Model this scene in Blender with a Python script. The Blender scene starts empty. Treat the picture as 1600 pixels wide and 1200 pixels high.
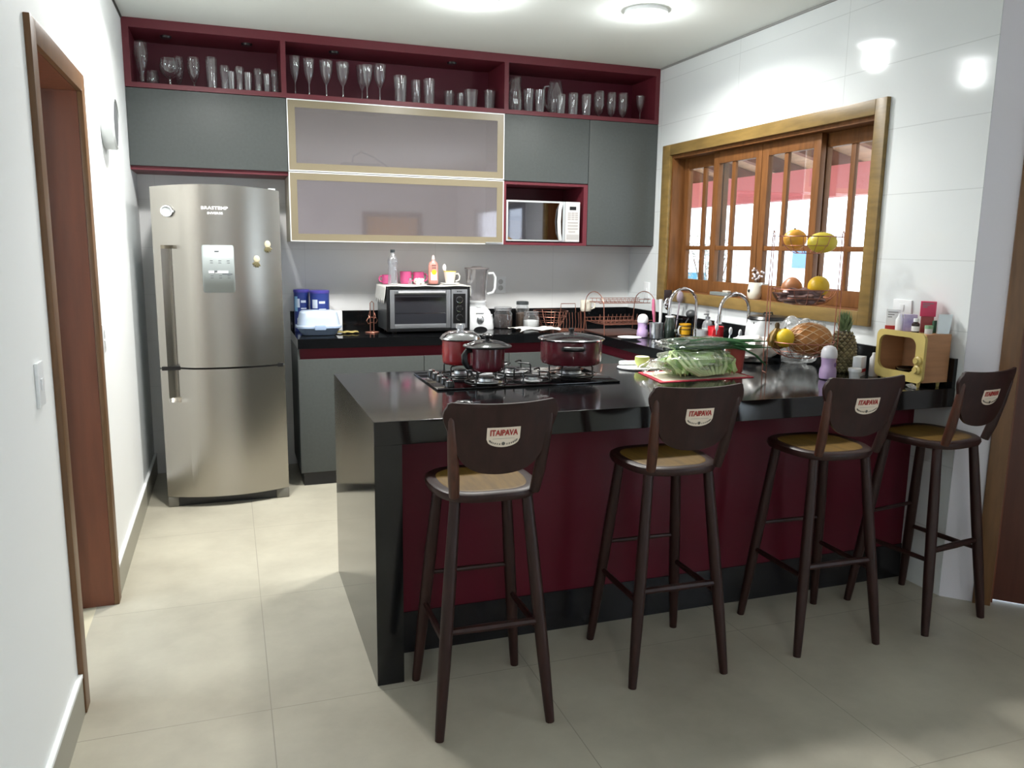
import bpy, bmesh, math, random
from mathutils import Matrix, Vector
random.seed(7)
S = bpy.context.scene
COL = S.collection
PI = math.pi

# ------------------------------------------------------------ camera
F = 1248.94
RX = Vector((0.94342501, -0.33131141, 0.01349092))      # camera right
DN = Vector((-0.04314665, -0.16299889, -0.98568237))    # camera down
FW = Vector((0.32876682, 0.92933531, -0.1680722))       # camera forward
CP = Vector((0, 0, 1.5365))
cd = bpy.data.cameras.new('camera'); cam = bpy.data.objects.new('camera', cd); COL.objects.link(cam)
cd.sensor_fit = 'HORIZONTAL'; cd.sensor_width = 36; cd.lens = F * 36 / 1600
cd.clip_start = .02; cd.clip_end = 200
cam.matrix_world = Matrix(((RX.x, -DN.x, -FW.x, CP.x), (RX.y, -DN.y, -FW.y, CP.y), (RX.z, -DN.z, -FW.z, CP.z), (0, 0, 0, 1)))
S.camera = cam

# ------------------------------------------------------------ world, exposure
W = bpy.data.worlds.new('overcast_sky'); S.world = W; W.use_nodes = True
bgn = W.node_tree.nodes['Background']
bgn.inputs[0].default_value = (.76, .88, 1.0, 1); bgn.inputs[1].default_value = 4.0
S.view_settings.view_transform = 'Standard'; S.view_settings.look = 'None'
S.view_settings.exposure = 0.9; S.view_settings.gamma = 1; S.view_settings.use_curve_mapping = False
LAMP_W = 19.0
S.cycles.max_bounces = 10; S.cycles.transparent_max_bounces = 32; S.cycles.diffuse_bounces = 6
S.cycles.caustics_reflective = False; S.cycles.caustics_refractive = False

# ------------------------------------------------------------ helpers
def at(px, py, **k):
    """the point of the room seen in that direction, on the plane x=, y= or z="""
    r = RX * ((px - 800) / F) + DN * ((py - 600) / F) + FW
    a = 'xyz'.index(list(k)[0]); t = (list(k.values())[0] - CP[a]) / r[a]
    return CP + r * t
def ax(px, y, py=450): return at(px, py, y=y).x
def az(px, py, y): return at(px, py, y=y).z

def lin(c):
    c = c / 255.0
    return c / 12.92 if c <= .04045 else ((c + .055) / 1.055) ** 2.4
def rgb(r, g, b): return (lin(r), lin(g), lin(b), 1)

MATS = {}
def mat(name, col, rough=.5, metal=0., noise=0., nscale=8., bump=0., bscale=60., coat=0., stretch=None, spec=.5, col2=None, sss=0., emis=None, trans=0.):
    if name in MATS: return MATS[name]
    m = bpy.data.materials.new(name); m.use_nodes = True; nt = m.node_tree; b = nt.nodes['Principled BSDF']
    b.inputs['Base Color'].default_value = col; b.inputs['Roughness'].default_value = rough
    b.inputs['Metallic'].default_value = metal; b.inputs['Coat Weight'].default_value = coat
    b.inputs['Specular IOR Level'].default_value = spec
    if trans: b.inputs['Transmission Weight'].default_value = trans
    if sss: b.inputs['Subsurface Weight'].default_value = sss; b.inputs['Subsurface Radius'].default_value = (.02, .02, .02)
    if emis: b.inputs['Emission Color'].default_value = col; b.inputs['Emission Strength'].default_value = emis
    tc = None
    if noise or bump:
        tc = nt.nodes.new('ShaderNodeTexCoord'); mp = nt.nodes.new('ShaderNodeMapping')
        nt.links.new(tc.outputs['Object'], mp.inputs[0])
        if stretch: mp.inputs['Scale'].default_value = stretch
    if noise:
        n = nt.nodes.new('ShaderNodeTexNoise'); n.inputs['Scale'].default_value = nscale; n.inputs['Detail'].default_value = 6
        nt.links.new(mp.outputs[0], n.inputs['Vector'])
        cr = nt.nodes.new('ShaderNodeValToRGB'); cr.color_ramp.elements[0].position = .3; cr.color_ramp.elements[1].position = .7
        c2 = col2 or tuple(min(1, c * (1 + noise)) for c in col[:3]) + (1,)
        c1 = col if col2 else tuple(c * (1 - noise) for c in col[:3]) + (1,)
        cr.color_ramp.elements[0].color = c1; cr.color_ramp.elements[1].color = c2
        nt.links.new(n.outputs[0], cr.inputs[0]); nt.links.new(cr.outputs[0], b.inputs['Base Color'])
    if bump:
        n2 = nt.nodes.new('ShaderNodeTexNoise'); n2.inputs['Scale'].default_value = bscale; n2.inputs['Detail'].default_value = 4
        nt.links.new(mp.outputs[0], n2.inputs['Vector'])
        bp = nt.nodes.new('ShaderNodeBump'); bp.inputs['Strength'].default_value = bump; bp.inputs['Distance'].default_value = .004
        nt.links.new(n2.outputs[0], bp.inputs['Height']); nt.links.new(bp.outputs[0], b.inputs['Normal'])
    MATS[name] = m
    return m

def clear(name, tint=(1, 1, 1, 1), gloss=.12, milk=0., milkcol=(.9, .92, .95, 1), rough=.03, bump=0., bscale=30):
    """thin clear glass or plastic film: see-through, with a sheen that grows at grazing angles and a little milkiness"""
    if name in MATS: return MATS[name]
    m = bpy.data.materials.new(name); m.use_nodes = True; nt = m.node_tree; N = nt.nodes; L = nt.links
    N.clear(); out = N.new('ShaderNodeOutputMaterial')
    t = N.new('ShaderNodeBsdfTransparent'); t.inputs[0].default_value = tint
    g = N.new('ShaderNodeBsdfGlossy'); g.inputs['Roughness'].default_value = rough
    lw = N.new('ShaderNodeLayerWeight'); lw.inputs[0].default_value = .35
    mr = N.new('ShaderNodeMath'); mr.operation = 'MULTIPLY_ADD'; mr.inputs[1].default_value = .75; mr.inputs[2].default_value = gloss
    L.new(lw.outputs['Facing'], mr.inputs[0]); mr.use_clamp = True
    mx = N.new('ShaderNodeMixShader'); L.new(mr.outputs[0], mx.inputs[0]); L.new(t.outputs[0], mx.inputs[1]); L.new(g.outputs[0], mx.inputs[2])
    last = mx
    if milk:
        d = N.new('ShaderNodeBsdfDiffuse'); d.inputs[0].default_value = milkcol
        tl = N.new('ShaderNodeBsdfTranslucent'); tl.inputs[0].default_value = milkcol
        ad = N.new('ShaderNodeMixShader'); ad.inputs[0].default_value = .5; L.new(d.outputs[0], ad.inputs[1]); L.new(tl.outputs[0], ad.inputs[2])
        m2 = N.new('ShaderNodeMixShader'); m2.inputs[0].default_value = milk
        L.new(mx.outputs[0], m2.inputs[1]); L.new(ad.outputs[0], m2.inputs[2]); last = m2
    if bump:
        tc = N.new('ShaderNodeTexCoord'); n2 = N.new('ShaderNodeTexNoise'); n2.inputs['Scale'].default_value = bscale; n2.inputs['Detail'].default_value = 3
        L.new(tc.outputs['Object'], n2.inputs['Vector']); bp = N.new('ShaderNodeBump'); bp.inputs['Strength'].default_value = bump; bp.inputs['Distance'].default_value = .02
        L.new(n2.outputs[0], bp.inputs['Height']); L.new(bp.outputs[0], g.inputs['Normal'])
    L.new(last.outputs[0], out.inputs[0]); MATS[name] = m
    return m

def tilemat(name, col, grout, w, h, off, axes, rough=.15, noise=.05, nscale=1.5, gw=.003, bump=0., col2=None):
    m = bpy.data.materials.new(name); m.use_nodes = True; nt = m.node_tree; b = nt.nodes['Principled BSDF']; N = nt.nodes; L = nt.links
    tc = N.new('ShaderNodeTexCoord'); sp = N.new('ShaderNodeSeparateXYZ'); cb = N.new('ShaderNodeCombineXYZ')
    L.new(tc.outputs['Object'], sp.inputs[0])
    for i, a in enumerate(axes):
        ad = N.new('ShaderNodeMath'); ad.operation = 'ADD'; ad.inputs[1].default_value = off[i] + 40 * (w, h)[i]
        L.new(sp.outputs['XYZ'.index(a)], ad.inputs[0]); L.new(ad.outputs[0], cb.inputs[i])
    br = N.new('ShaderNodeTexBrick'); br.offset = 0; br.inputs['Scale'].default_value = 1; br.inputs['Mortar Size'].default_value = gw
    br.inputs['Mortar Smooth'].default_value = .1; br.inputs['Brick Width'].default_value = w; br.inputs['Row Height'].default_value = h
    br.inputs['Bias'].default_value = 0
    L.new(cb.outputs[0], br.inputs['Vector'])
    n = N.new('ShaderNodeTexNoise'); n.inputs['Scale'].default_value = nscale; n.inputs['Detail'].default_value = 9; n.inputs['Roughness'].default_value = .62
    L.new(tc.outputs['Object'], n.inputs['Vector'])
    cr = N.new('ShaderNodeValToRGB'); cr.color_ramp.elements[0].position = .3; cr.color_ramp.elements[1].position = .72
    cr.color_ramp.elements[0].color = tuple(c * (1 - noise) for c in col[:3]) + (1,)
    cr.color_ramp.elements[1].color = col2 or tuple(min(1, c * (1 + noise)) for c in col[:3]) + (1,)
    L.new(n.outputs[0], cr.inputs[0]); L.new(cr.outputs[0], br.inputs['Color1']); L.new(cr.outputs[0], br.inputs['Color2'])
    br.inputs['Mortar'].default_value = grout
    L.new(br.outputs['Color'], b.inputs['Base Color']); b.inputs['Roughness'].default_value = rough
    return m

class MB:
    def __init__(s): s.bm = bmesh.new()
    def box(s, x0, y0, z0, x1, y1, z1, bev=0., seg=2):
        bm = s.bm
        v = [bm.verts.new((x, y, z)) for z in (z0, z1) for y in (y0, y1) for x in (x0, x1)]
        f = [bm.faces.new([v[i] for i in q]) for q in ((0, 2, 3, 1), (4, 5, 7, 6), (0, 1, 5, 4), (2, 6, 7, 3), (0, 4, 6, 2), (1, 3, 7, 5))]
        if bev:
            es = list({e for q in f for e in q.edges})
            bmesh.ops.bevel(bm, geom=es, offset=bev, segments=seg, affect='EDGES', profile=.6)
        return s
    def lathe(s, prof, c=(0, 0, 0), n=20, sx=1., sy=1., rot=0.):
        bm = s.bm; rings = []
        for r, z in prof:
            if r < 1e-6: rings.append([bm.verts.new((c[0], c[1], c[2] + z))])
            else: rings.append([bm.verts.new((c[0] + sx * r * math.cos(2 * PI * i / n + rot), c[1] + sy * r * math.sin(2 * PI * i / n + rot), c[2] + z)) for i in range(n)])
        for a, b in zip(rings, rings[1:]):
            for i in range(n):
                j = (i + 1) % n
                if len(a) == 1 and len(b) == 1: continue
                if len(a) == 1: bm.faces.new((a[0], b[j], b[i]))
                elif len(b) == 1: bm.faces.new((a[i], a[j], b[0]))
                else: bm.faces.new((a[i], a[j], b[j], b[i]))
        return s
    def tube(s, pts, r, n=8, closed=False):
        bm = s.bm; P = [Vector(p) for p in pts]; m = len(P)
        R = r if isinstance(r, (list, tuple)) else [r] * m
        rings = []; up = None
        for i in range(m):
            if closed: t = P[(i + 1) % m] - P[i - 1]
            else: t = P[min(i + 1, m - 1)] - P[max(i - 1, 0)]
            if t.length < 1e-9: t = Vector((0, 0, 1))
            t.normalize()
            if up is None: up = t.orthogonal().normalized()
            else:
                up = up - t * up.dot(t)
                up = up.normalized() if up.length > 1e-6 else t.orthogonal().normalized()
            sd = t.cross(up)
            rings.append([bm.verts.new(P[i] + (up * math.cos(2 * PI * k / n) + sd * math.sin(2 * PI * k / n)) * R[i]) for k in range(n)])
        for i in range(m if closed else m - 1):
            a, b = rings[i], rings[(i + 1) % m]
            for k in range(n): bm.faces.new((a[k], a[(k + 1) % n], b[(k + 1) % n], b[k]))
        if not closed:
            bm.faces.new(rings[0][::-1]); bm.faces.new(rings[-1])
        return s
    def ball(s, c, r, nu=20, nv=12, fn=None):
        if not isinstance(r, (tuple, list)): r = (r, r, r)
        bm = s.bm; rings = []
        for j in range(nv + 1):
            th = PI * j / nv
            row = []
            for i in range(1 if j in (0, nv) else nu):
                ph = 2 * PI * i / nu
                d = Vector((math.sin(th) * math.cos(ph), math.sin(th) * math.sin(ph), math.cos(th)))
                k = fn(d) if fn else 1
                row.append(bm.verts.new((c[0] + d.x * r[0] * k, c[1] + d.y * r[1] * k, c[2] + d.z * r[2] * k)))
            rings.append(row)
        for a, b in zip(rings, rings[1:]):
            for i in range(nu):
                j = (i + 1) % nu
                if len(a) == 1: bm.faces.new((a[0], b[i], b[j]))
                elif len(b) == 1: bm.faces.new((a[j], a[i], b[0]))
                else: bm.faces.new((a[j], a[i], b[i], b[j]))
        return s
    def prism(s, out, axis, t0, t1):
        """extrude a 2D outline along an axis; outline coords are the two other axes in order"""
        bm = s.bm
        def P(u, v, t): return {'x': (t, u, v), 'y': (u, t, v), 'z': (u, v, t)}[axis]
        a = [bm.verts.new(P(u, v, t0)) for u, v in out]; b = [bm.verts.new(P(u, v, t1)) for u, v in out]
        bm.faces.new(a); bm.faces.new(b[::-1]); n = len(out)
        for i in range(n): bm.faces.new((a[i], b[i], b[(i + 1) % n], a[(i + 1) % n]))
        return s
    def grid(s, fn, nu, nv):
        g = [[s.bm.verts.new(fn(i / nu, j / nv)) for i in range(nu + 1)] for j in range(nv + 1)]
        for j in range(nv):
            for i in range(nu): s.bm.faces.new((g[j][i], g[j][i + 1], g[j + 1][i + 1], g[j + 1][i]))
        return s
    def frame(s, axis, u0, v0, u1, v1, w, t0, t1, bev=0.):
        """a rectangular frame of four bars"""
        for a, b, c, d in ((u0, v0, u0 + w, v1), (u1 - w, v0, u1, v1), (u0 + w, v0, u1 - w, v0 + w), (u0 + w, v1 - w, u1 - w, v1)):
            q = {'x': (t0, a, b, t1, c, d), 'y': (a, t0, b, c, t1, d), 'z': (a, b, t0, c, d, t1)}[axis]
            s.box(*q, bev)
        return s
    def xf(s, M):
        s.bm.transform(M); return s

def solid(o, th, off=-1):
    md = o.modifiers.new('thickness', 'SOLIDIFY'); md.thickness = th; md.offset = off
    return o
PMX = {}
def mesh_of(name, mb, m, smooth=.7):
    me = bpy.data.meshes.new(name); bmesh.ops.recalc_face_normals(mb.bm, faces=mb.bm.faces)
    mb.bm.to_mesh(me); mb.bm.free(); me.materials.append(m)
    if smooth:
        me.shade_smooth(); me.set_sharp_from_angle(angle=smooth)
    return me
def part(name, mb, m, parent=None, label=None, w=False, smooth=.7):
    """one mesh object; w: the shape was built in room coordinates"""
    if parent is not None and w: mb.xf(PMX[parent.name].inverted())
    o = bpy.data.objects.new(name, mesh_of(name, mb, m, smooth)); COL.objects.link(o)
    if parent is not None:
        o.parent = parent; PMX[o.name] = PMX[parent.name].copy()
    else: PMX[o.name] = Matrix()
    if label: o['label'] = label
    return o
def thing(name, label, cat, loc=(0, 0, 0), rz=0., group=None):
    o = bpy.data.objects.new(name, None); COL.objects.link(o); o.empty_display_size = .05
    o.location = loc; o.rotation_euler = (0, 0, rz); PMX[o.name] = Matrix.Translation(loc) @ Matrix.Rotation(rz, 4, 'Z')
    return tag(o, label, cat, group)
def tag(o, label, cat, group=None):
    o['label'] = label; o['category'] = cat
    if group: o['group'] = group
    return o
def floorclamp(mb, z=.0006):
    for v_ in mb.bm.verts: v_.co.z = max(v_.co.z, z)
    return mb
def one(name, mb, m, label, cat, loc=None, group=None, rz=0., smooth=.7):
    o = part(name, mb, m, None, smooth=smooth)
    if loc is not None: o.location = loc; o.rotation_euler = (0, 0, rz); PMX[o.name] = Matrix.Translation(loc) @ Matrix.Rotation(rz, 4, 'Z')
    return tag(o, label, cat, group)
def struct(name, mb, m, parent=None, smooth=.7):
    o = part(name, mb, m, parent, smooth=smooth)
    if parent is None: o['kind'] = 'structure'
    return o
def dup(root, loc, rz, label):
    def cp(o, par):
        c = o.copy(); COL.objects.link(c)
        if par is not None: c.parent = par
        for ch in list(o.children): cp(ch, c)
        return c
    r = cp(root, None); r.location = loc; r.rotation_euler = (0, 0, rz); r['label'] = label
    PMX[r.name] = Matrix.Translation(loc) @ Matrix.Rotation(rz, 4, 'Z')
    return r
def text_mb(s, size, depth=.0006, bold=.0):
    c = bpy.data.curves.new('lettering', 'FONT'); c.body = s; c.size = size; c.align_x = 'CENTER'; c.align_y = 'CENTER'
    c.extrude = depth; c.offset = bold; c.resolution_u = 2
    o = bpy.data.objects.new('lettering', c); COL.objects.link(o)
    dg = bpy.context.evaluated_depsgraph_get(); me = bpy.data.meshes.new_from_object(o.evaluated_get(dg))
    bpy.data.objects.remove(o); bpy.data.curves.remove(c)
    mb = MB(); mb.bm.from_mesh(me); bpy.data.meshes.remove(me)
    return mb
XZ = Matrix.Rotation(PI / 2, 4, 'X')     # lettering lying in xy is stood up to face -y
def fan(c, r, n, a0=0., a1=2 * PI, plane='xz', y=0.):
    o = []
    for i in range(n + 1):
        a = a0 + (a1 - a0) * i / n
        o.append((c[0] + r * math.cos(a), c[1] + r * math.sin(a)))
    return o
def rrect(x0, y0, x1, y1, r, n=5):
    o = []
    for cx, cy, a in ((x1 - r, y1 - r, 0), (x0 + r, y1 - r, PI / 2), (x0 + r, y0 + r, PI), (x1 - r, y0 + r, 1.5 * PI)):
        for i in range(n + 1):
            t = a + PI / 2 * i / n; o.append((cx + r * math.cos(t), cy + r * math.sin(t)))
    return o
def arc(c, r, a0, a1, n, u=(1, 0, 0), v=(0, 0, 1)):
    c = Vector(c); u = Vector(u); v = Vector(v)
    return [c + u * (r * math.cos(a0 + (a1 - a0) * i / n)) + v * (r * math.sin(a0 + (a1 - a0) * i / n)) for i in range(n + 1)]

# ------------------------------------------------------------ dimensions of the room
XL, XR, YB, ZC = -.521, 2.99, 5.715, 2.815
YC = 5.342                        # fronts of the wall cabinets
ZW = .955                         # worktop height
X1, X2, X3 = .383, 1.812, 2.444   # divisions of the wall cabinets
CY = 2.585                        # where the tiled wall ends and the angled wall begins
D45 = Vector((.7071, -.7071, 0))
REAR = -3.5

# ------------------------------------------------------------ materials
m_white = mat('white_paint', rgb(236, 238, 238), .6, bump=.05, bscale=90)
m_grey_paint = mat('grey_paint', rgb(222, 220, 228), .6, bump=.05, bscale=90)
m_ceil = mat('ceiling_paint', rgb(224, 228, 224), .7)
m_floor = tilemat('floor_porcelain', rgb(172, 166, 150), rgb(150, 144, 130), .92, .92, (-.073, -3.5), 'XY', .36, .16, 1.6, .0018, col2=rgb(193, 188, 171))
m_floor2 = mat('cream_tile', rgb(206, 198, 172), .3)
m_wtile = tilemat('white_wall_tile', rgb(224, 228, 229), rgb(206, 210, 211), .92, .303, (-3.458, -1.81), 'YZ', .1, .01, 1., .0022)
m_btile = tilemat('white_back_tile', rgb(232, 232, 232), rgb(218, 218, 218), .92, .303, (-.5, -1.81), 'XZ', .22, .01, 1., .0015)
m_grey = mat('graphite_laminate', rgb(74, 78, 77), .48, spec=.35, noise=.06, nscale=60, bump=.03, bscale=300)
m_red = mat('maroon_laminate', rgb(98, 34, 44), .45, spec=.4)
m_reddark = mat('wine_laminate', rgb(86, 12, 31), .4, spec=.3)
m_redin = mat('maroon_back_panel', rgb(84, 22, 38), .5, spec=.3)
m_granite = mat('black_granite', rgb(15, 16, 18), .1, noise=.5, nscale=220, spec=.5)
m_dark = mat('dark_plinth', rgb(20, 20, 24), .25)
m_steel = mat('brushed_steel', rgb(178, 174, 166), .27, metal=1., bump=.03, bscale=30, stretch=(1, 1, 60))
m_chrome = mat('chrome', rgb(215, 215, 220), .08, metal=1.)
m_alu = mat('aluminium', rgb(205, 208, 212), .3, metal=1.)
m_silverp = mat('silver_plastic', rgb(178, 182, 184), .35)
m_black = mat('black_plastic', rgb(16, 16, 18), .3)
m_blackg = mat('black_gloss', rgb(8, 8, 10), .05)
m_castiron = mat('black_enamel', rgb(14, 14, 15), .28)
m_whitep = mat('white_plastic', rgb(236, 238, 240), .3)
m_casing = mat('golden_wood', rgb(126, 102, 56), .38, noise=.22, nscale=5, stretch=(6, 1.2, 6), bump=.08, bscale=20)
m_sash = mat('brown_wood', rgb(108, 70, 38), .5, spec=.2, noise=.22, nscale=5, stretch=(8, 8, 1.2), bump=.08, bscale=20)
m_doorw = mat('red_brown_veneer', rgb(112, 62, 40), .42, noise=.14, nscale=4, stretch=(8, 8, .8))
m_doorf = mat('walnut_frame', rgb(108, 76, 46), .4, noise=.2, nscale=5, stretch=(9, 9, 1))
m_stool = mat('dark_stool_wood', rgb(42, 21, 18), .42, noise=.3, nscale=9, stretch=(5, 5, 1), spec=.35)
m_stool_post_lit = mat('lit_stool_wood', rgb(70, 37, 25), .4, noise=.3, nscale=14, stretch=(5, 5, 1))  # paler copy of the stool wood: light painted onto the left posts
m_seatwood = mat('ochre_worn_wood', rgb(108, 82, 34), .5, noise=.2, nscale=9, stretch=(6, 1, 6), spec=.25)
m_glass = clear('drinking_glass', (.93, .94, .95, 1), .06, .04)
m_glass2 = clear('pressed_glass', (.92, .93, .95, 1), .08, .09)
m_pane = clear('window_glass', (.97, .98, .98, 1), .02, 0, rough=.0)
m_copper = mat('rose_copper_wire', rgb(180, 122, 104), .36, metal=.85)
m_bag = clear('clear_bag_film', (.95, .97, .95, 1), .04, .13, (.86, .92, .84, 1), .14, bump=.7, bscale=22)
m_bag2 = clear('milky_bag_film', (.92, .94, .94, 1), .08, .24, (.92, .93, .94, 1), .2, bump=.7, bscale=20)
m_wbag = mat('white_bag_film', rgb(234, 232, 230), .3, bump=.9, bscale=14, sss=.2)

# ------------------------------------------------------------ room shell
fl = MB(); fl.box(XL - .07, REAR, -.1, 4.6, YB + .15, 0)
struct('floor', fl, m_floor)
fn_ = MB(); fn_.box(-2.6, 1.2, -.1, XL - .07, YB + .15, 0); struct('floor_next_room', fn_, m_floor2)
ce = MB(); ce.box(-2.6, REAR - .15, ZC, 4.6, YB + .15, ZC + .12); struct('ceiling', ce, m_ceil)
wb = MB(); wb.box(XL - 2.2, YB, 0, XR + .15, YB + .15, ZC); struct('wall_back', wb, m_btile)
# left wall with the doorway
DY0, DY1, DZ = 2.816, 3.606, 2.11
wl = MB()
wl.box(XL - .14, REAR, 0, XL, DY0 - .018, ZC); wl.box(XL - .14, DY1 + .018, 0, XL, YB, ZC); wl.box(XL - .14, DY0 - .018, DZ + .018, XL, DY1 + .018, ZC)
struct('wall_left', wl, m_white)
wn = MB(); wn.box(-2.6, 1.2, 0, -2.5, 1.7, ZC); wn.box(-2.6, 3.5, 0, -2.5, YB, ZC); wn.box(-2.6, 1.7, 0, -2.5, 3.5, .9); wn.box(-2.6, 1.7, 2.3, -2.5, 3.5, ZC); wn.box(-2.5, 1.2, 0, XL - .14, 1.3, ZC); struct('wall_next_room', wn, m_white)  # window opening added in this unseen wall to light the doorway
# right wall with the window opening
WY0, WY1, WZ0, WZ1 = 3.2, 5.13, 1.24, 2.2
wr = MB()
wr.box(XR, CY, 0, XR + .15, WY0, ZC); wr.box(XR, WY1, 0, XR + .15, YB, ZC)
wr.box(XR, WY0, 0, XR + .15, WY1, WZ0); wr.box(XR, WY0, WZ1, XR + .15, WY1, ZC)
struct('wall_right', wr, m_wtile)
# angled wall with the wooden door
LEN = 1.32; OX, OY = XR + .0, CY - .003
AM = Matrix.Translation((OX, OY, 0)) @ Matrix.Rotation(-PI / 4, 4, 'Z')      # x along the wall, +y behind it
wa = MB(); T0, T1 = .20, 1.02
wa.box(0, 0, 0, T0 - .02, .14, ZC); wa.box(T1 + .02, 0, 0, LEN, .14, ZC); wa.box(T0 - .02, 0, 2.12, T1 + .02, .14, ZC); wa.xf(AM)
struct('wall_angled', wa, m_grey_paint)
XF = OX + LEN * .7071; YF = OY - LEN * .7071
GY0, GY1, GZ1 = -2.4, -.1, 2.15      # glazed opening added behind the viewer to let in daylight
wf = MB()
wf.box(XF, GY1, 0, XF + .14, YF, ZC); wf.box(XF, REAR, 0, XF + .14, GY0, ZC); wf.box(XF, GY0, GZ1, XF + .14, GY1, ZC)
struct('wall_front_right', wf, m_grey_paint)
q0 = at(566, 342, y=2 * YC - REAR); q1 = at(660, 342, y=2 * YC - REAR)
wr2 = MB(); wr2.box(-2.6, REAR - .14, 0, q0.x + .052, REAR, ZC); wr2.box(q1.x - .052, REAR - .14, 0, XF + .14, REAR, ZC); wr2.box(q0.x + .052, REAR - .14, 2.068, q1.x - .052, REAR, ZC); struct('wall_rear', wr2, m_grey_paint)
# baseboards
bb = MB(); bb.box(XL, REAR, 0, XL + .013, DY0 - .075, .13); bb.box(XL, DY1 + .075, 0, XL + .013, YB, .13)
struct('baseboard_left', bb, mat('baseboard_tile', rgb(150, 147, 134), .4))
bt = MB(); bt.box(XL, REAR, .1302, XL + .015, DY0 - .075, .142); bt.box(XL, DY1 + .075, .1302, XL + .015, YB, .142)
struct('trim_1', bt, m_white)
ct = MB(); ct.box(XL, REAR, ZC - .012, XL + .008, YC - .01, ZC - .0005); struct('shade_strip_left', ct, mat('painted_shadow_gap', rgb(70, 68, 64), .8))  # dark strip painted in for the shade along the left ceiling edge
ct = MB(); ct.box(XR - .008, CY + .02, ZC - .012, XR, YC - .01, ZC - .0005); struct('shade_strip_right', ct, mat('soft_painted_shadow_gap', rgb(150, 150, 148), .8))  # greyer strip standing in for the fainter shade above the window wall

def wood_door(name, M, w, h, depth, leafmat, casing=.07, ajar=None):
    """casing, lining and leaf in local x (across), y (into the wall), z"""
    root = bpy.data.objects.new(name, None); COL.objects.link(root); root.matrix_world = M; root['kind'] = 'structure'
    PMX[root.name] = M.copy()
    c = MB()
    c.box(-casing, -.018, 0, 0, .002, h + casing, .004); c.box(w, -.018, 0, w + casing, .002, h + casing, .004); c.box(0, -.018, h, w, .002, h + casing, .004)
    part('door_frame', c, m_doorf, root)
    l = MB(); l.box(-.018, .002, 0, 0, depth, h + .018); l.box(w, .002, 0, w + .018, depth, h + .018); l.box(0, .002, h, w, depth, h + .018)
    if not ajar: l.box(0, .03, 0, .012, .05, h); l.box(w - .012, .03, 0, w, .05, h); l.box(0.012, .03, h - .012, w - .012, .05, h)
    part('door_lining', l, m_doorw, root)
    lf = MB()
    if ajar: lf.box(w - .04, depth, .008, w - .003, depth + w - .02, h - .004, .002)
    else: lf.box(.003, .052, .008, w - .003, .09, h - .004, .002)
    part('door_leaf', lf, leafmat, root)
    return root
# left doorway: local x runs along +y, local +y runs into the wall (-x)
ML = Matrix(((0, -1, 0, XL), (1, 0, 0, DY0), (0, 0, 1, 0), (0, 0, 0, 1)))
wood_door('door_1', ML, DY1 - DY0, DZ, .14, m_doorw, ajar=True)
MA = AM @ Matrix.Translation((T0, 0, 0))
d2 = wood_door('door_2', MA, T1 - T0, 2.10, .13, mat('dark_door_veneer', rgb(86, 48, 38), .35, noise=.15, nscale=4, stretch=(8, 8, .8)))
# brown door on the wall behind the viewer (seen mirrored in the glass cabinet doors)
q0 = at(566, 342, y=2 * YC - REAR); q1 = at(660, 342, y=2 * YC - REAR)
MR = Matrix(((-1, 0, 0, q1.x - .07), (0, -1, 0, REAR), (0, 0, 1, 0), (0, 0, 0, 1)))
wood_door('door_3', MR, q1.x - q0.x - .14, 2.05, .1, mat('honey_door_veneer', rgb(206, 140, 44), .35, noise=.15, nscale=4, stretch=(8, 8, .8)))

# ------------------------------------------------------------ kitchen window
w1 = bpy.data.objects.new('window_1', None); COL.objects.link(w1); w1.location = (XR, 4.165, WZ0); w1['kind'] = 'structure'
PMX['window_1'] = Matrix.Translation((XR, 4.165, WZ0))
ca = MB()
for a in ((WY0 - .065, WZ0 - .065, WY0 + .008, WZ1 + .065), (WY1 - .008, WZ0 - .065, WY1 + .095, WZ1 + .065)): ca.box(XR - .024, a[0], a[1], XR + .001, a[2], a[3], .004)
ca.box(XR - .024, WY0 + .008, WZ1 - .008, XR + .001, WY1 - .008, WZ1 + .065, .004); ca.box(XR - .024, WY0 + .008, WZ0 - .065, XR + .001, WY1 - .008, WZ0 + .006, .004)
part('window_casing', ca, m_casing, w1, w=True)
li = MB()
li.box(XR + .001, WY0, WZ0, XR + .149, WY0 + .022, WZ1); li.box(XR + .001, WY1 - .022, WZ0, XR + .149, WY1, WZ1)
li.box(XR + .001, WY0 + .022, WZ1 - .03, XR + .149, WY1 - .022, WZ1); li.box(XR + .001, WY0 + .022, WZ0, XR + .149, WY1 - .022, WZ0 + .008)
part('window_lining', li, m_sash, w1, w=True)
def leaf(y0, y1, x, off):
    z0, z1 = WZ0 + .009, WZ1 - .031; b = MB(); sw = .058; mid = 1.553
    b.box(x, y0, z0, x + .035, y0 + sw, z1, .003); b.box(x, y1 - sw, z0, x + .035, y1, z1, .003)
    b.box(x, y0 + sw, z0, x + .035, y1 - sw, z0 + .085, .003); b.box(x, y0 + sw, z1 - .075, x + .035, y1 - sw, z1, .003)
    b.box(x + .006, y0 + sw, mid - .014, x + .03, y1 - sw, mid + .014, .002)
    ym = (y0 + y1) / 2 + off
    b.box(x + .0072, ym - .017, z0 + .085, x + .0288, ym + .017, z1 - .075, .002)
    o = part('window_sash', b, m_sash, w1, w=True)
    g = MB(); g.box(x + .016, y0 + sw - .003, z0 + .08, x + .02, y1 - sw + .003, z1 - .07)
    part('window_pane', g, m_pane, o, w=True)
leaf(4.615, 5.108, XR + .095, 0); leaf(3.222, 3.715, XR + .095, 0)
leaf(4.167, 4.675, XR + .05, .04); leaf(3.655, 4.163, XR + .05, .04)

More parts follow.
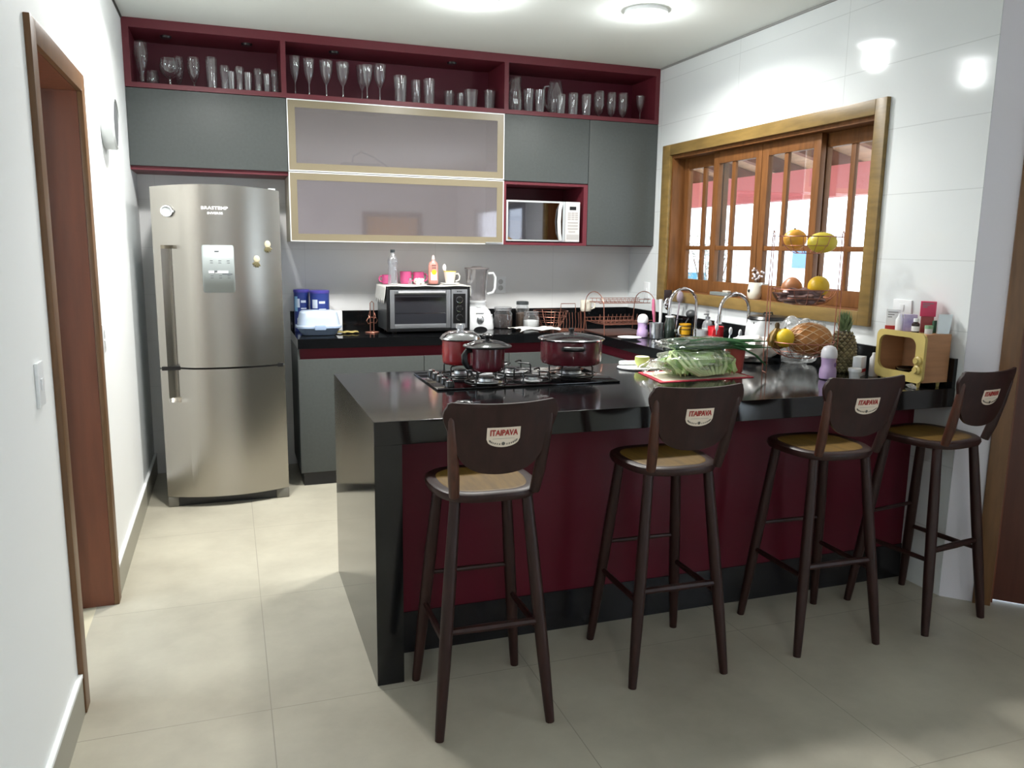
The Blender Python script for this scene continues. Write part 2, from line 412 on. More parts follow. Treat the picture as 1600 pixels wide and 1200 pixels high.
# added glazing, unseen behind the viewer, that brings daylight into the room
w2 = bpy.data.objects.new('added_window', None); COL.objects.link(w2); w2.location = (XF, -.9, 0); w2['kind'] = 'structure'; PMX['added_window'] = Matrix.Translation((XF, -.9, 0))
b = MB(); b.frame('x', GY0, 0, GY1, GZ1, .06, XF + .04, XF + .1); b.box(XF + .05, -.93, .06, XF + .09, -.87, GZ1 - .06)
part('window_frame', b, m_alu, w2, w=True)
b = MB(); b.box(XF + .066, GY0 + .05, .05, XF + .07, GY1 - .05, GZ1 - .05); part('window_pane', b, m_pane, w2, w=True)

# ------------------------------------------------------------ outside: veranda roof, ground, far things
gr = MB(); gr.box(XR + .15, 2.3, -.25, 30, 40, -.12); struct('ground_outside', gr, mat('pale_paving', rgb(214, 208, 200), .7, noise=.06, nscale=.6))
v = thing('veranda_roof', 'wooden veranda roof on a pinkish red beam outside the kitchen window', 'roof', (5.6, 7.0, 2.1))
b = MB(); b.box(5.55, 3.0, 2.07, 5.72, 13, 2.36); part('beam', b, mat('red_painted_beam', rgb(158, 66, 60), .6), v, w=True)
for i in range(11):
    y = 3.3 + i * .82; b = MB()
    b.prism([(3.16, 2.98), (6.1, 2.26), (6.1, 2.40), (3.16, 3.12)], 'y', y, y + .08)
    part('rafter', b, mat('rafter_wood', rgb(104, 60, 40), .6, noise=.2, nscale=5), v, w=True)
b = MB(); b.prism([(3.16, 3.125), (6.2, 2.38), (6.2, 2.41), (3.16, 3.155)], 'y', 2.9, 13)
part('roof_boards', b, mat('roof_board_wood', rgb(176, 140, 110), .6, noise=.2, nscale=4, stretch=(8, 1, 1)), v, w=True)
p = at(1086, 435, x=9.0)
b = MB(); b.box(-.16, -.16, -.12 - 0, .16, .16, p.z + .12); one('water_tank', b, mat('teal_paint', rgb(62, 128, 150), .5), 'narrow teal tank standing outside beyond the left end of the window', 'tank', (p.x, p.y, 0))
p = at(1256, 404, x=11.0)
bw = thing('outdoor_sign', 'small blue board on a post far outside the middle of the window', 'sign', (p.x, p.y, -.12))
b = MB(); b.box(-.03, -.33, p.z - .2 + .12, .03, .33, p.z + .2 + .12, .01); part('board', b, mat('faded_blue_paint', rgb(92, 130, 170), .6), bw)
b = MB(); b.tube([(.06, 0, 0), (.06, 0, p.z + .2)], .03); part('post', b, m_alu, bw)
# shrub with bare twigs seen through the left leaf
p = at(1112, 400, x=8.0)
sh = thing('shrub', 'leafy shrub growing outside the left end of the window', 'shrub', (p.x, p.y, -.12))
b = MB()
for i in range(9):
    a = i * .7; b.tube([(0, 0, 0), (.1 * math.cos(a), .1 * math.sin(a), .8), (.35 * math.cos(a), .35 * math.sin(a), 1.5 + .15 * (i % 3))], [.02, .014, .006], 5)
part('stem', b, mat('twig_bark', rgb(96, 80, 70), .8), sh)
b = MB()
for i in range(420):
    a = random.uniform(0, 2 * PI); r = random.uniform(.05, .45); z = random.uniform(.9, 1.95); c = Vector((r * math.cos(a), r * math.sin(a), z))
    u = Vector((random.uniform(-1, 1), random.uniform(-1, 1), random.uniform(-1, 1))).normalized() * .04; q = u.orthogonal().normalized() * .02
    b.bm.faces.new([b.bm.verts.new(c + k) for k in (u, q, -u, -q)])
part('foliage', b, mat('grey_green_leaf', rgb(150, 150, 140), .7), sh)

# ------------------------------------------------------------ ceiling lamps (three of the kitchen, one added behind the viewer)
def lamp(x, y, label):
    t = thing('ceiling_lamp', label, 'ceiling light', (x, y, ZC), 0, 'ceiling lamps of the kitchen')
    b = MB(); b.lathe([(.115, -.001), (.12, -.02), (.105, -.03), (.10, -.012), (.10, -.001)], n=32); part('lamp_rim', b, m_whitep, t)
    b = MB(); b.lathe([(0, -.014), (.0995, -.014), (.0995, -.004), (0, -.004)], n=32); part('lamp_diffuser', b, mat('lit_diffuser', (1, 1, 1, 1), .5, emis=14), t)
    ld = bpy.data.lights.new('lamp_light', 'AREA'); ld.shape = 'DISK'; ld.size = .21; ld.spread = 2.7; ld.energy = LAMP_W; ld.color = (1.0, .985, .94)
    lo = bpy.data.objects.new('lamp_light', ld); COL.objects.link(lo); lo.parent = t; lo.location = (0, 0, -.034)
    pd = bpy.data.lights.new('lamp_glow', 'POINT'); pd.energy = LAMP_W * .2; pd.shadow_soft_size = .06; pd.color = (.97, 1.0, 1.0)
    po = bpy.data.objects.new('lamp_glow', pd); COL.objects.link(po); po.parent = t; po.location = (0, 0, -.12)
lamp(1.27, 4.24, 'round lit ceiling lamp in front of the middle of the red shelf')
lamp(2.2, 4.12, 'round lit ceiling lamp nearest the window wall')
lamp(-.02, 4.1, 'round lit ceiling lamp in front of the fridge')
lamp(.1, -2.0, 'added round lit ceiling lamp, unseen behind the viewer')  # added to brighten the rear wall mirrored in the glass doors

# ------------------------------------------------------------ wall cabinets
YI = YB - .001
t = thing('open_shelf', 'long maroon open shelf full of glasses along the top of the back wall', 'shelf', (1.2, 5.5, 2.432))
b = MB(); b.box(XL + .001, YC, 2.762, XR - .001, YI, ZC - .001); part('top_panel', b, m_red, t, w=True)
b = MB(); b.box(XL + .001, YC, 2.432, XR - .001, YI, 2.46); part('shelf_board', b, m_red, t, w=True)
for x0, x1 in ((XL + .001, -.484), (2.955, XR - .001)):
    b = MB(); b.box(x0, YC, 2.46, x1, YI, 2.762); part('side_panel', b, m_red, t, w=True)
for x in (.358, 1.808):
    b = MB(); b.box(x, YC, 2.46, x + .03, YI, 2.762); part('divider', b, m_red, t, w=True)
b = MB(); b.box(-.484, YI - .008, 2.46, 2.955, YI, 2.762); part('back_panel', b, m_redin, t, w=True)
for px in (259, 385, 521, 706):
    x = ax(px, 5.5, 60); b = MB(); b.lathe([(0, -.012), (.03, -.012), (.034, 0), (0, 0)], (x, 5.5, 2.7615), 16); part('spotlight', b, m_black, t, 'unlit dark spotlight set in the shelf top', w=True)

def cabinet(name, label, x0, x1, z0, z1, door=True, body=m_red):
    t = thing(name, label, 'cabinet', ((x0 + x1) / 2, YC + .2, z0)); b = MB()
    b.box(x0 + .001, YC + .022, z0, x1 - .001, YI, z1); part('carcass', b, body, t, w=True)
    if door:
        b = MB(); b.box(x0 + .002, YC, z0 + .006, x1 - .002, YC + .02, z1 - .002, .0015); part('door', b, m_grey, t, w=True)
    return t
t = cabinet('wall_cabinet', 'wide dark grey cabinet with maroon underside above the fridge', XL, X1, 1.965, 2.431, False)
b = MB(); b.box(XL + .002, YC, 1.988, X1 - .003, YC + .02, 2.428, .0015); part('door', b, m_grey, t, w=True)
t = cabinet('wall_cabinet', 'short dark grey cabinet above the microwave niche', X2, X3, 1.985, 2.431)
t = cabinet('wall_cabinet', 'tall dark grey cabinet in the corner beside the window', X3, XR, 1.557, 2.431)
# microwave niche
t = thing('wall_niche', 'maroon open niche that holds the microwave', 'shelf', (2.13, 5.5, 1.557))
b = MB(); b.box(X2 + .001, YC, 1.557, X3 - .001, YI, 1.575); part('bottom_panel', b, m_red, t, w=True)
for x0, x1 in ((X2 + .001, X2 + .016), (X3 - .032, X3 - .001)):
    b = MB(); b.box(x0, YC, 1.575, x1, YI, 1.984); part('side_panel', b, m_red, t, w=True)
b = MB(); b.box(X2 + .016, YC, 1.968, X3 - .032, YI, 1.984); part('top_panel', b, m_red, t, w=True)
b = MB(); b.box(X2 + .016, YI - .006, 1.575, X3 - .032, YI, 1.968); part('back_panel', b, m_reddark, t, w=True)
# cabinet with two glass flap doors
m_pale = mat('pale_cabinet_lining', rgb(196, 188, 170), .5)
m_edge = mat('satin_silver_edge', rgb(226, 228, 228), .45, metal=.2)
m_band = mat('sanded_glass_band', rgb(130, 120, 98), .3)
def semi(name):
    m = bpy.data.materials.new(name); m.use_nodes = True; N = m.node_tree.nodes; L = m.node_tree.links; b = N['Principled BSDF']
    b.inputs['Base Color'].default_value = rgb(186, 178, 180); b.inputs['Roughness'].default_value = .04; b.inputs['Metallic'].default_value = .68
    t = N.new('ShaderNodeBsdfTransparent'); t.inputs[0].default_value = (.8, .78, .8, 1); mx = N.new('ShaderNodeMixShader'); mx.inputs[0].default_value = .56
    L.new(t.outputs[0], mx.inputs[1]); L.new(b.outputs[0], mx.inputs[2]); L.new(mx.outputs[0], N['Material Output'].inputs[0]); return m
m_semi = semi('grey_reflective_glass')
t = thing('glass_cabinet', 'wide wall cabinet with two grey glass flap doors in beige bands', 'cabinet', (1.1, 5.5, 1.557))
b = MB()
for q in ((X1 + .001, YC + .024, 1.557, X1 + .018, YI, 2.431), (X2 - .018, YC + .024, 1.557, X2 - .001, YI, 2.431), (X1 + .018, YC + .024, 1.557, X2 - .018, YI, 1.575),
          (X1 + .018, YC + .024, 2.413, X2 - .018, YI, 2.431), (X1 + .018, YC + .024, 1.985, X2 - .018, YI, 1.998), (X1 + .018, YI - .008, 1.575, X2 - .018, YI, 2.413)): b.box(*q)
part('carcass', b, m_pale, t, w=True)
for z0, z1 in ((1.995, 2.429), (1.558, 1.99)):
    d = MB(); d.frame('y', X1 + .001, z0, X2 - .001, z1, .006, YC - .001, YC + .022); do = part('door', d, m_edge, t, w=True)
    d = MB(); d.frame('y', X1 + .007, z0 + .006, X2 - .007, z1 - .006, .043, YC + .001, YC + .018); part('door_band', d, m_band, do, w=True)
    d = MB(); d.box(X1 + .05, YC + .003, z0 + .049, X2 - .05, YC + .009, z1 - .049); part('glass_pane', d, m_semi, do, w=True)
b = MB(); b.box(1.68, YC - .008, 1.556, 1.805, YC - .0012, 1.572, .002); part('pull_tab', b, m_alu, t, w=True)
p = at(565, 257, y=5.44)
o = thing('cable_box', 'dark flat device with a looped cord behind the upper glass door', 'device', (p.x, 5.46, 1.9985))
b = MB(); b.box(-.13, -.05, 0, .12, .06, .072, .012); part('case', b, m_black, o)
b = MB(); b.tube([(-.06, 0, .066), (-.05, 0, .115), (.0, -.01, .145), (.07, -.01, .12), (.15, -.02, .07), (.19, -.02, .04), (.20, -.02, .008)], .006, 6); part('cord', b, m_black, o)

# ------------------------------------------------------------ base cabinets and worktops
t = thing('base_cabinet', 'dark grey base cabinet with a maroon grip strip under the back worktop', 'cabinet', (1.4, 5.4, 0))
BX = .401
b = MB(); b.box(BX, 5.155, .086, 2.43, 5.70, .893); part('carcass', b, m_reddark, t, w=True)
b = MB(); b.box(BX - .012, 5.14, .086, BX, 5.70, .893); part('side_panel', b, m_grey, t, w=True)
b = MB(); b.box(BX + .005, 5.15, 0, 2.43, 5.70, .086); part('plinth', b, m_dark, t, w=True)
for x0, x1 in ((BX - .01, 1.196), (1.2, 1.79), (1.794, 2.39)):
    b = MB(); b.box(x0, 5.134, .088, x1, 5.153, .824, .0015); part('door', b, m_grey, t, w=True)
t = thing('base_cabinet', 'dark grey base cabinet under the sink worktop below the window', 'cabinet', (2.7, 4.4, 0))
b = MB(); b.box(2.432, 3.69, .086, XR - .002, 5.70, .893); part('carcass', b, m_reddark, t, w=True)
b = MB(); b.box(2.432, 3.69, 0, XR - .002, 5.70, .086); part('plinth', b, m_dark, t, w=True)
for k in range(3):
    b = MB(); b.box(2.41, 3.69 + k * .48, .088, 2.43, 4.166 + k * .48, .824, .0015); part('door', b, m_grey, t, w=True)
t = thing('worktop', 'black granite worktop running along the back wall and under the window', 'worktop', (2.0, 5.4, .894))
b = MB(); b.prism([(.389, 5.117), (2.385, 5.117), (2.385, 3.682), (XR - .001, 3.682), (XR - .001, YB - .001), (.389, YB - .001)], 'z', .894, ZW); part('slab', b, m_granite, t, w=True, smooth=0)
b = MB(); b.box(.389, YB - .021, ZW + .0003, XR - .022, YB - .001, 1.085); one('backsplash', b, m_granite, 'low black granite upstand along the back wall behind the worktop', 'backsplash')
b = MB(); b.box(XR - .021, CY + .03, ZW + .0003, XR - .001, YB - .001, 1.085); one('backsplash', b, m_granite, 'low black granite upstand along the window wall behind the taps', 'backsplash')
t = thing('peninsula', 'black granite and maroon peninsula that the bar stools face', 'kitchen counter', (1.7, 3.1, 0))
PX0, PY0, PY1 = .436, 2.612, 3.681
b = MB(); b.box(PX0 + .0, PY0, .872, XR - .002, PY1, ZW, .0015); part('slab', b, m_granite, t, w=True, smooth=0)
b = MB(); b.box(PX0, PY0, 0, PX0 + .095, PY1, .872); part('waterfall_panel', b, m_granite, t, w=True)
b = MB(); b.box(PX0 + .095, 2.82, .165, XR - .002, 2.84, .872); part('front_panel', b, m_reddark, t, w=True)
b = MB(); b.box(PX0 + .095, 2.815, 0, XR - .002, 2.84, .165); part('plinth', b, m_dark, t, w=True)
b = MB(); b.box(PX0 + .095, 2.84, 0, XR - .002, 3.64, .872); part('carcass', b, m_grey, t, w=True)

# ------------------------------------------------------------ fridge
FX0, FX1, FYB = -.392, .297, 4.965
t = thing('fridge', 'tall stainless steel fridge with freezer drawer at the left of the kitchen', 'fridge', (-.05, 5.25, 0))
b = MB(); b.box(FX0 + .006, FYB + .002, .05, FX1 - .004, 5.60, 1.835, .004); part('body', b, mat('grey_fridge_side', rgb(172, 178, 180), .4), t, w=True)
def bulge(x):
    u = (x - (FX0 + FX1) / 2) / ((FX1 - FX0) / 2); return FYB - .022 - .08 * (1 - u * u)
def scoop(x):
    a, c = -.352, -.205
    if x <= a or x >= c: return 0
    if x < -.307: return .042 * (x - a) / .045
    if x < -.287: return .058
    return .026 * (1 - (x + .287) / (c + .287)) ** 1.3
xs = [FX0 + (FX1 - FX0) * i / 28 for i in range(29)] + [-.352, -.33, -.3075, -.3065, -.2875, -.2865, -.265, -.25, -.235, -.22, -.205]
xs = sorted(set(round(x, 4) for x in xs))
def fdoor(z0, z1, s0, s1):
    zs = sorted({z0, z1, s0, s1} | {z for z in (s0 + (.02 if s0 > z0 else 0), s1 - (.02 if s1 < z1 else 0))})
    b = MB(); bm = b.bm; G = []
    for z in zs:
        inn = (s0 < z < s1) or (z == s0 == z0) or (z == s1 == z1)
        G.append([bm.verts.new((x, bulge(x) + (scoop(x) if inn else 0), z)) for x in xs])
    n = len(xs)
    for r0, r1 in zip(G, G[1:]):
        for i in range(n - 1): bm.faces.new((r0[i], r0[i + 1], r1[i + 1], r1[i]))
    if z1 > 1.5:
        for vt in G[-1]: vt.co.z += .02 * (1 - ((vt.co.x - (FX0 + FX1) / 2) / ((FX1 - FX0) / 2)) ** 2)
    bk = [bm.verts.new(q) for q in ((FX0, FYB, z0), (FX1, FYB, z0), (FX1, FYB, z1), (FX0, FYB, z1))]
    bm.faces.new(bk[::-1]); bm.faces.new([bk[0], bk[1]] + G[0][::-1]); bm.faces.new([bk[3]] + G[-1] + [bk[2]])
    bm.faces.new([bk[0]] + [r[0] for r in G] + [bk[3]]); bm.faces.new([bk[1], bk[2]] + [r[-1] for r in G][::-1])
    return b
up_ = part('door', fdoor(.832, 1.842, .832, 1.525), m_steel, t, w=True, smooth=.45)
lo_ = part('freezer_drawer', fdoor(.062, .822, .632, .822), m_steel, t, w=True, smooth=.45)
b = MB(); b.box(FX0 + .01, FYB - .04, .816, FX1 - .01, FYB, .838); part('door_gap', b, m_black, t, w=True)
b = MB(); b.box(FX0 + .02, FYB - .02, .0, FX1 - .02, FYB + .05, .06); part('kick_strip', b, m_dark, t, w=True)
for x0, x1 in ((FX0, FX0 + .06), (FX1 - .075, FX1)):
    b = MB(); b.box(x0, FYB - .035, 0, x1, FYB + .05, .06, .008); part('foot', b, mat('foot_grey', rgb(110, 108, 100), .5), t, w=True)
for x in (-.3, .2):
    b = MB(); b.box(x, 5.45, 0, x + .05, 5.55, .05); part('foot', b, MATS['foot_grey'], t, w=True)
b = MB(); b.box(FX1 - .06, FYB - .03, 1.842, FX1 - .02, FYB + .03, 1.855, .003); part('hinge_cover', b, m_silverp, t, w=True)
# control panel follows the curve of the door
pz0, pz1, px0, px1 = 1.262, 1.529, -.137, .034
def panel_pt(u, v):
    x = px0 + (px1 - px0) * u; e = min(x - px0, px1 - x); k = .012 - math.sqrt(max(0, .012 ** 2 - max(0, .012 - e) ** 2))
    return (x, bulge(x) - .004, pz0 + k + (pz1 - pz0 - 2 * k) * v)
b = MB(); b.grid(panel_pt, 48, 2)
cpn = part('control_panel', b, mat('panel_silver', rgb(146, 153, 153), .35), t, w=True)
md_ = cpn.modifiers.new('thickness', 'SOLIDIFY'); md_.thickness = .006; md_.offset = 0
b = MB()
for q in ((-.105, 1.372, -.075, 1.386), (-.07, 1.372, .0, 1.386)): b.prism([(q[0], q[1]), (q[2], q[1]), (q[2], q[3]), (q[0], q[3])], 'y', -.0082, -.0066)
for vtx in b.bm.verts: vtx.co.y += bulge(vtx.co.x)
part('display', b, m_whitep, cpn, w=True)
b = MB()
for q in ((-.075, 1.376, -.058, 1.386), (-.032, 1.364, .022, 1.370), (-.07, 1.492, -.045, 1.497)): b.prism([(q[0], q[1]), (q[2], q[1]), (q[2], q[3]), (q[0], q[3])], 'y', -.0088, -.0068)
for k in range(3):
    for j in range(4): b.box(-.095 + k * .045, -.0078, 1.44 - j * .012 - (.06 if j > 1 else 0), -.08 + k * .045, -.0066, 1.443 - j * .012 - (.06 if j > 1 else 0))
for vtx in b.bm.verts: vtx.co.y += bulge(vtx.co.x)
part('panel_print', b, mat('grey_print', rgb(90, 94, 98), .5), cpn, w=True)
for s_, sz, px, py in (('BRASTEMP', .0245, 335, 325.5), ('INVERSE', .018, 336, 333.5)):
    p = at(px, py, y=4.89); mb = text_mb(s_, sz, .0008, .0004); mb.xf(Matrix.Translation((p.x, 0, p.z)) @ XZ @ Matrix.Scale(1.25, 4, (1, 0, 0)))
    for vtx in mb.bm.verts: vtx.co.y += bulge(vtx.co.x) - .0012
    part('lettering', mb, m_whitep, up_, 'white lettering on the upper door', w=True)
# magnets on the fridge
p = at(260, 330, y=4.9)
m_ = thing('round_timer', 'small round white dial stuck on the upper left of the fridge door', 'timer', (p.x, bulge(p.x + .03) - .006, p.z))
b = MB(); b.lathe([(0, 0), (.031, 0), (.032, .002), (.031, .016), (.026, .02), (.024, .012), (0, .012)], n=28); b.xf(Matrix.Rotation(PI / 2, 4, 'X') @ Matrix.Translation((0, 0, 0))); part('rim', b, m_whitep, m_)
b = MB(); b.lathe([(0, .0125), (.0235, .0125), (.0235, .0135), (0, .0135)], n=24); b.xf(Matrix.Rotation(PI / 2, 4, 'X')); part('dial', b, m_silverp, m_)
b = MB(); b.box(.027, -.012, -.006, .038, -.002, .006, .002); part('knob', b, m_silverp, m_)
def magnet(px, py, label, tilt):
    p = at(px, py, y=4.91)
    t = thing('flower_magnet', label, 'fridge magnet', (p.x, bulge(p.x) - .0008, p.z), 0, 'flower magnets on the fridge door')
    b = MB(); b.ball((0, -.007, .012), (.017, .0065, .021), 12, 8); part('blossom', b, mat('cream_resin', rgb(206, 196, 168), .5, noise=.2, nscale=60), t)
    b = MB()
    for k in range(5):
        a = -PI / 2 + (k - 2) * .5 + tilt; b.tube([(.004 * math.cos(a), -.006, -.004), (.02 * math.cos(a), -.007, -.006 + .022 * math.sin(a)), (.027 * math.cos(a), -.005, -.008 + .03 * math.sin(a))], [.006, .005, .0015], 6)
    part('leaves', b, mat('olive_resin', rgb(120, 112, 80), .5), t)
magnet(418, 385, 'upper cream and olive flower magnet near the fridge door edge', .2)
magnet(401, 408, 'lower cream and olive flower magnet on the fridge door', -.2)
for i, (py0, py1, lab) in enumerate(((323, 345, 'highest photo magnet on the right side of the fridge'), (349, 362, 'middle photo magnet on the right side of the fridge'), (366, 383, 'lowest photo magnet on the right side of the fridge'))):
    z0, z1 = at(441, py1, x=FX1).z, at(441, py0, x=FX1).z; y0 = 5.0 + .012 * i
    t = thing('photo_magnet', lab, 'fridge magnet', (FX1 - .0035, y0 + .04, (z0 + z1) / 2), 0, 'photo magnets on the side of the fridge')
    b = MB(); b.box(FX1 - .0035, y0, z0, FX1 + .001, y0 + .09, z1, .001); part('card', b, m_whitep, t, w=True)
    b = MB(); b.box(FX1 + .001, y0 + .01, z0 + .006, FX1 + .0016, y0 + .08, z0 + (z1 - z0) * .66); part('picture', b, mat('grey_photo', rgb(92, 92, 88), .4, noise=.7, nscale=70), t, w=True)

# ------------------------------------------------------------ microwave
t = thing('microwave', 'silver microwave with mirrored door in the maroon niche', 'microwave', (2.1, 5.5, 1.5755))
MX0, MX1, MZ0, MZ1, MYF = 1.831, 2.385, 1.583, 1.862, 5.355
b = MB(); b.box(MX0, MYF, MZ0, MX1, 5.68, MZ1, .006); part('body', b, m_silverp, t, w=True)
for x in (MX0 + .04, MX1 - .07):
    for y in (5.4, 5.62): b = MB(); b.box(x, y, 1.5755, x + .03, y + .03, MZ0 + .001); part('foot', b, m_black, t, w=True)
b = MB(); b.box(MX0, MYF - .016, MZ0, 2.272, MYF - .0005, MZ1, .003); dr = part('door', b, m_silverp, t, w=True)
b = MB(); b.box(MX0 + .012, MYF - .018, MZ0 + .012, 2.252, MYF - .015, MZ1 - .012); part('door_glass', b, mat('mirror_glass', rgb(126, 124, 128), .03, metal=1.), dr, w=True)
b = MB(); b.tube([(2.237, MYF - .017, MZ0 + .012), (2.222, MYF - .034, MZ0 + .06), (2.215, MYF - .04, (MZ0 + MZ1) / 2), (2.222, MYF - .034, MZ1 - .06), (2.24, MYF - .017, MZ1 - .012)], (.013), 10); part('handle', b, m_edge, dr, w=True)
b = MB(); b.box(2.274, MYF - .016, MZ0, MX1, MYF - .0005, MZ1, .003); cp_ = part('control_panel', b, mat('pale_panel', rgb(206, 204, 202), .35), t, w=True)
b = MB(); b.box(2.305, MYF - .0175, 1.805, 2.355, MYF - .0155, 1.83); part('display', b, m_black, cp_, w=True)
b = MB()
for i in range(3):
    for j in range(4): b.box(2.292 + i * .028, MYF - .0175, 1.735 + j * .0145, 2.315 + i * .028, MYF - .0155, 1.746 + j * .0145)
for j in range(4): b.box(2.292 + .008 * (j == 0), MYF - .0175, 1.648 + j * .021, 2.371 - .02 * (j == 0), MYF - .0155, 1.66 + j * .021)
b.box(2.285, MYF - .0175, 1.6, 2.378, MYF - .0155, 1.635)
part('keypad', b, mat('button_grey', rgb(172, 168, 166), .4), cp_, w=True)

# ------------------------------------------------------------ bar stools
def leg_mb(sx, sy):
    t_, f_ = Vector((.118 * sx, .115 * sy, .762)), Vector((.186 * sx, .19 * sy, 0)); b = MB()
    b.tube([f_ + (t_ - f_) * k for k in (0, .06, .3, .62, .9, 1)], [.0145, .0165, .0205, .0215, .019, .018], 10); return b
def legp(sx, sy, z):
    t_, f_ = Vector((.118 * sx, .115 * sy, .762)), Vector((.186 * sx, .19 * sy, 0)); return f_ + (t_ - f_) * (z / .762)
def make_stool():
    t = thing('bar_stool', 'x', 'bar stool', (0, 0, 0), 0, 'wooden bar stools along the peninsula')
    for sx in (-1, 1):
        for sy in (-1, 1): part('leg', leg_mb(sx, sy), m_stool, t)
    for (a, c, z, r) in (((-1, -1), (1, -1), .345, .0125), ((-1, 1), (1, 1), .42, .009), ((-1, -1), (-1, 1), .305, .0105), ((1, -1), (1, 1), .305, .0105)):
        b = MB(); b.tube([legp(*a, z), (legp(*a, z) + legp(*c, z)) / 2, legp(*c, z)], [r * .9, r * 1.12, r * .9], 8); part('stretcher', b, m_stool, t)
    # seat: rounded square, slightly dished
    def ring(k, z, n=44):
        o = []
        for i in range(n):
            a = 2 * PI * i / n; c_, s_ = math.cos(a), math.sin(a); e = .62
            x = math.copysign(abs(c_) ** e, c_) * .178 * k; y = math.copysign(abs(s_) ** e, s_) * .176 * k
            o.append((x * (1 - .10 * (y < 0) * abs(y) / .176), y + .004, z))
        return o
    b = MB(); rs = [[b.bm.verts.new(q) for q in ring(k, z)] for k, z in ((.86, .757), (.97, .762), (1, .774), (.985, .786), (.93, .792), (.80, .789))]
    for r0, r1 in zip(rs, rs[1:]):
        for i in range(44): b.bm.faces.new((r0[i], r0[(i + 1) % 44], r1[(i + 1) % 44], r1[i]))
    b.bm.faces.new(rs[0][::-1]); b.bm.faces.new(rs[-1])
    part('seat', b, m_stool, t)
    b = MB(); rs = [[b.bm.verts.new(q) for q in ring(k, z)] for k, z in ((.80, .7892), (.78, .7902), (.74, .7902), (.4, .7896))]
    for r0, r1 in zip(rs, rs[1:]):
        for i in range(44): b.bm.faces.new((r0[i], r0[(i + 1) % 44], r1[(i + 1) % 44], r1[i]))
    b.bm.faces.new(rs[-1]); part('seat_top', b, m_seatwood, t, 'ochre worn wood inside the dark rim of the seat')
    # backrest: shield-shaped bent panel
    half = [(0, .862), (.03, .863), (.06, .868), (.09, .879), (.112, .896), (.128, .918), (.141, .945), (.153, .975), (.165, 1.005), (.176, 1.033), (.179, 1.05), (.176, 1.068), (.166, 1.082), (.15, 1.09), (.12, 1.0925), (.06, 1.089), (0, 1.087)]
    def wx(z):
        L_ = [(x, zz) for x, zz in half if True]
        best = 0
        for (xa, za), (xb, zb) in zip(L_, L_[1:]):
            if (za - z) * (zb - z) <= 0 and za != zb: best = max(best, xa + (xb - xa) * (z - za) / (zb - za))
        return best
    def bk(x, z): return -.168 - .22 * (z - .862) - .035 * (1 - (x / .18) ** 2)       # depth of the bent panel
    b = MB(); NV, NU = 30, 16; zs = [.97445 - .11235 * math.cos(PI * j / NV) for j in range(NV + 1)]; G = []
    for z in zs:
        w = max(wx(z), .004); G.append([(w * (2 * i / NU - 1), z) for i in range(NU + 1)])
    fr = [[b.bm.verts.new((x, bk(x, z) - .006, z + (.005 * (abs(x) / .15) ** 2 if z > 1.08 else 0))) for x, z in r] for r in G]
    re = [[b.bm.verts.new((x, bk(x, z) + .006, z + (.005 * (abs(x) / .15) ** 2 if z > 1.08 else 0))) for x, z in r] for r in G]
    for g in (fr, re):
        for j in range(NV):
            for i in range(NU): b.bm.faces.new((g[j][i], g[j][i + 1], g[j + 1][i + 1], g[j + 1][i]))
    for i in range(NU): b.bm.faces.new((fr[0][i], fr[0][i + 1], re[0][i + 1], re[0][i])); b.bm.faces.new((fr[-1][i], fr[-1][i + 1], re[-1][i + 1], re[-1][i]))
    for j in range(NV): b.bm.faces.new((fr[j][0], fr[j + 1][0], re[j + 1][0], re[j][0])); b.bm.faces.new((fr[j][-1], fr[j + 1][-1], re[j + 1][-1], re[j][-1]))
    back = part('backrest', b, m_stool, t)
    for s in (-1, 1):
        b = MB(); x0, x1 = .13 * s, .156 * s
        b.tube([(x0, -.152, .785), (x0 + (x1 - x0) * .25, -.172, .85), (x0 + (x1 - x0) * .6, -.196, .95), (x0 + (x1 - x0) * .92, -.213, 1.035), (x1, -.216, 1.058)], [.0165, .0185, .0165, .0125, .006], 10)
        part('back_post', b, m_stool_post_lit if s < 0 else m_stool, t)  # left post gets the wood with the light painted in
    # badge on the outside of the backrest
    zc = .985; bt_ = MB(); bt_.grid(lambda u, v: ((.104 * (u - .5)), 0, zc + .029 - v * (.037 + .026 * math.sqrt(max(0, 1 - (2 * u - 1) ** 2)))), 20, 3)
    bd = lambda vs: [setattr(v_.co, 'y', v_.co.y + bk(v_.co.x, v_.co.z) - .0063) for v_ in vs]
    bd(bt_.bm.verts); bg = part('badge', bt_, mat('cream_badge', rgb(222, 208, 190), .4), t, 'cream shield badge with red lettering')
    mb = text_mb('ITAIPAVA', .0255, .0006, .0007); mb.xf(Matrix.Translation((0, 0, zc + .0115)) @ XZ @ Matrix.Diagonal((.80, 1, 1, 1))); 
    for v_ in mb.bm.verts: v_.co.y -= .0016
    bd(mb.bm.verts); part('lettering', mb, mat('badge_red', rgb(158, 40, 34), .4), bg)
    e = MB()
    for k in range(16):
        a = PI * (.08 + .84 * k / 15)
        if abs(a - PI / 2) < .2: continue
        x = .044 * math.cos(a); z = zc - .008 - .0165 * math.sin(a); s_ = .0016 + .0004 * (k % 2)
        e.prism([(x - s_, z - .0024), (x + s_ * .6, z - .0024), (x + s_, z + .0024), (x - s_ * .6, z + .0024)], 'y', -.0019, -.0013)
    e.prism([(.0055 * math.cos(2 * PI * k / 12), zc - .0225 + .0055 * math.sin(2 * PI * k / 12)) for k in range(12)], 'y', -.0019, -.0013)
    e.prism([(-.034, zc - .0068), (.034, zc - .0068), (.034, zc - .0062), (-.034, zc - .0062)], 'y', -.0019, -.0013)
    bd(e.bm.verts); part('emblem', e, mat('badge_grey', rgb(96, 92, 84), .5), bg)
    return t
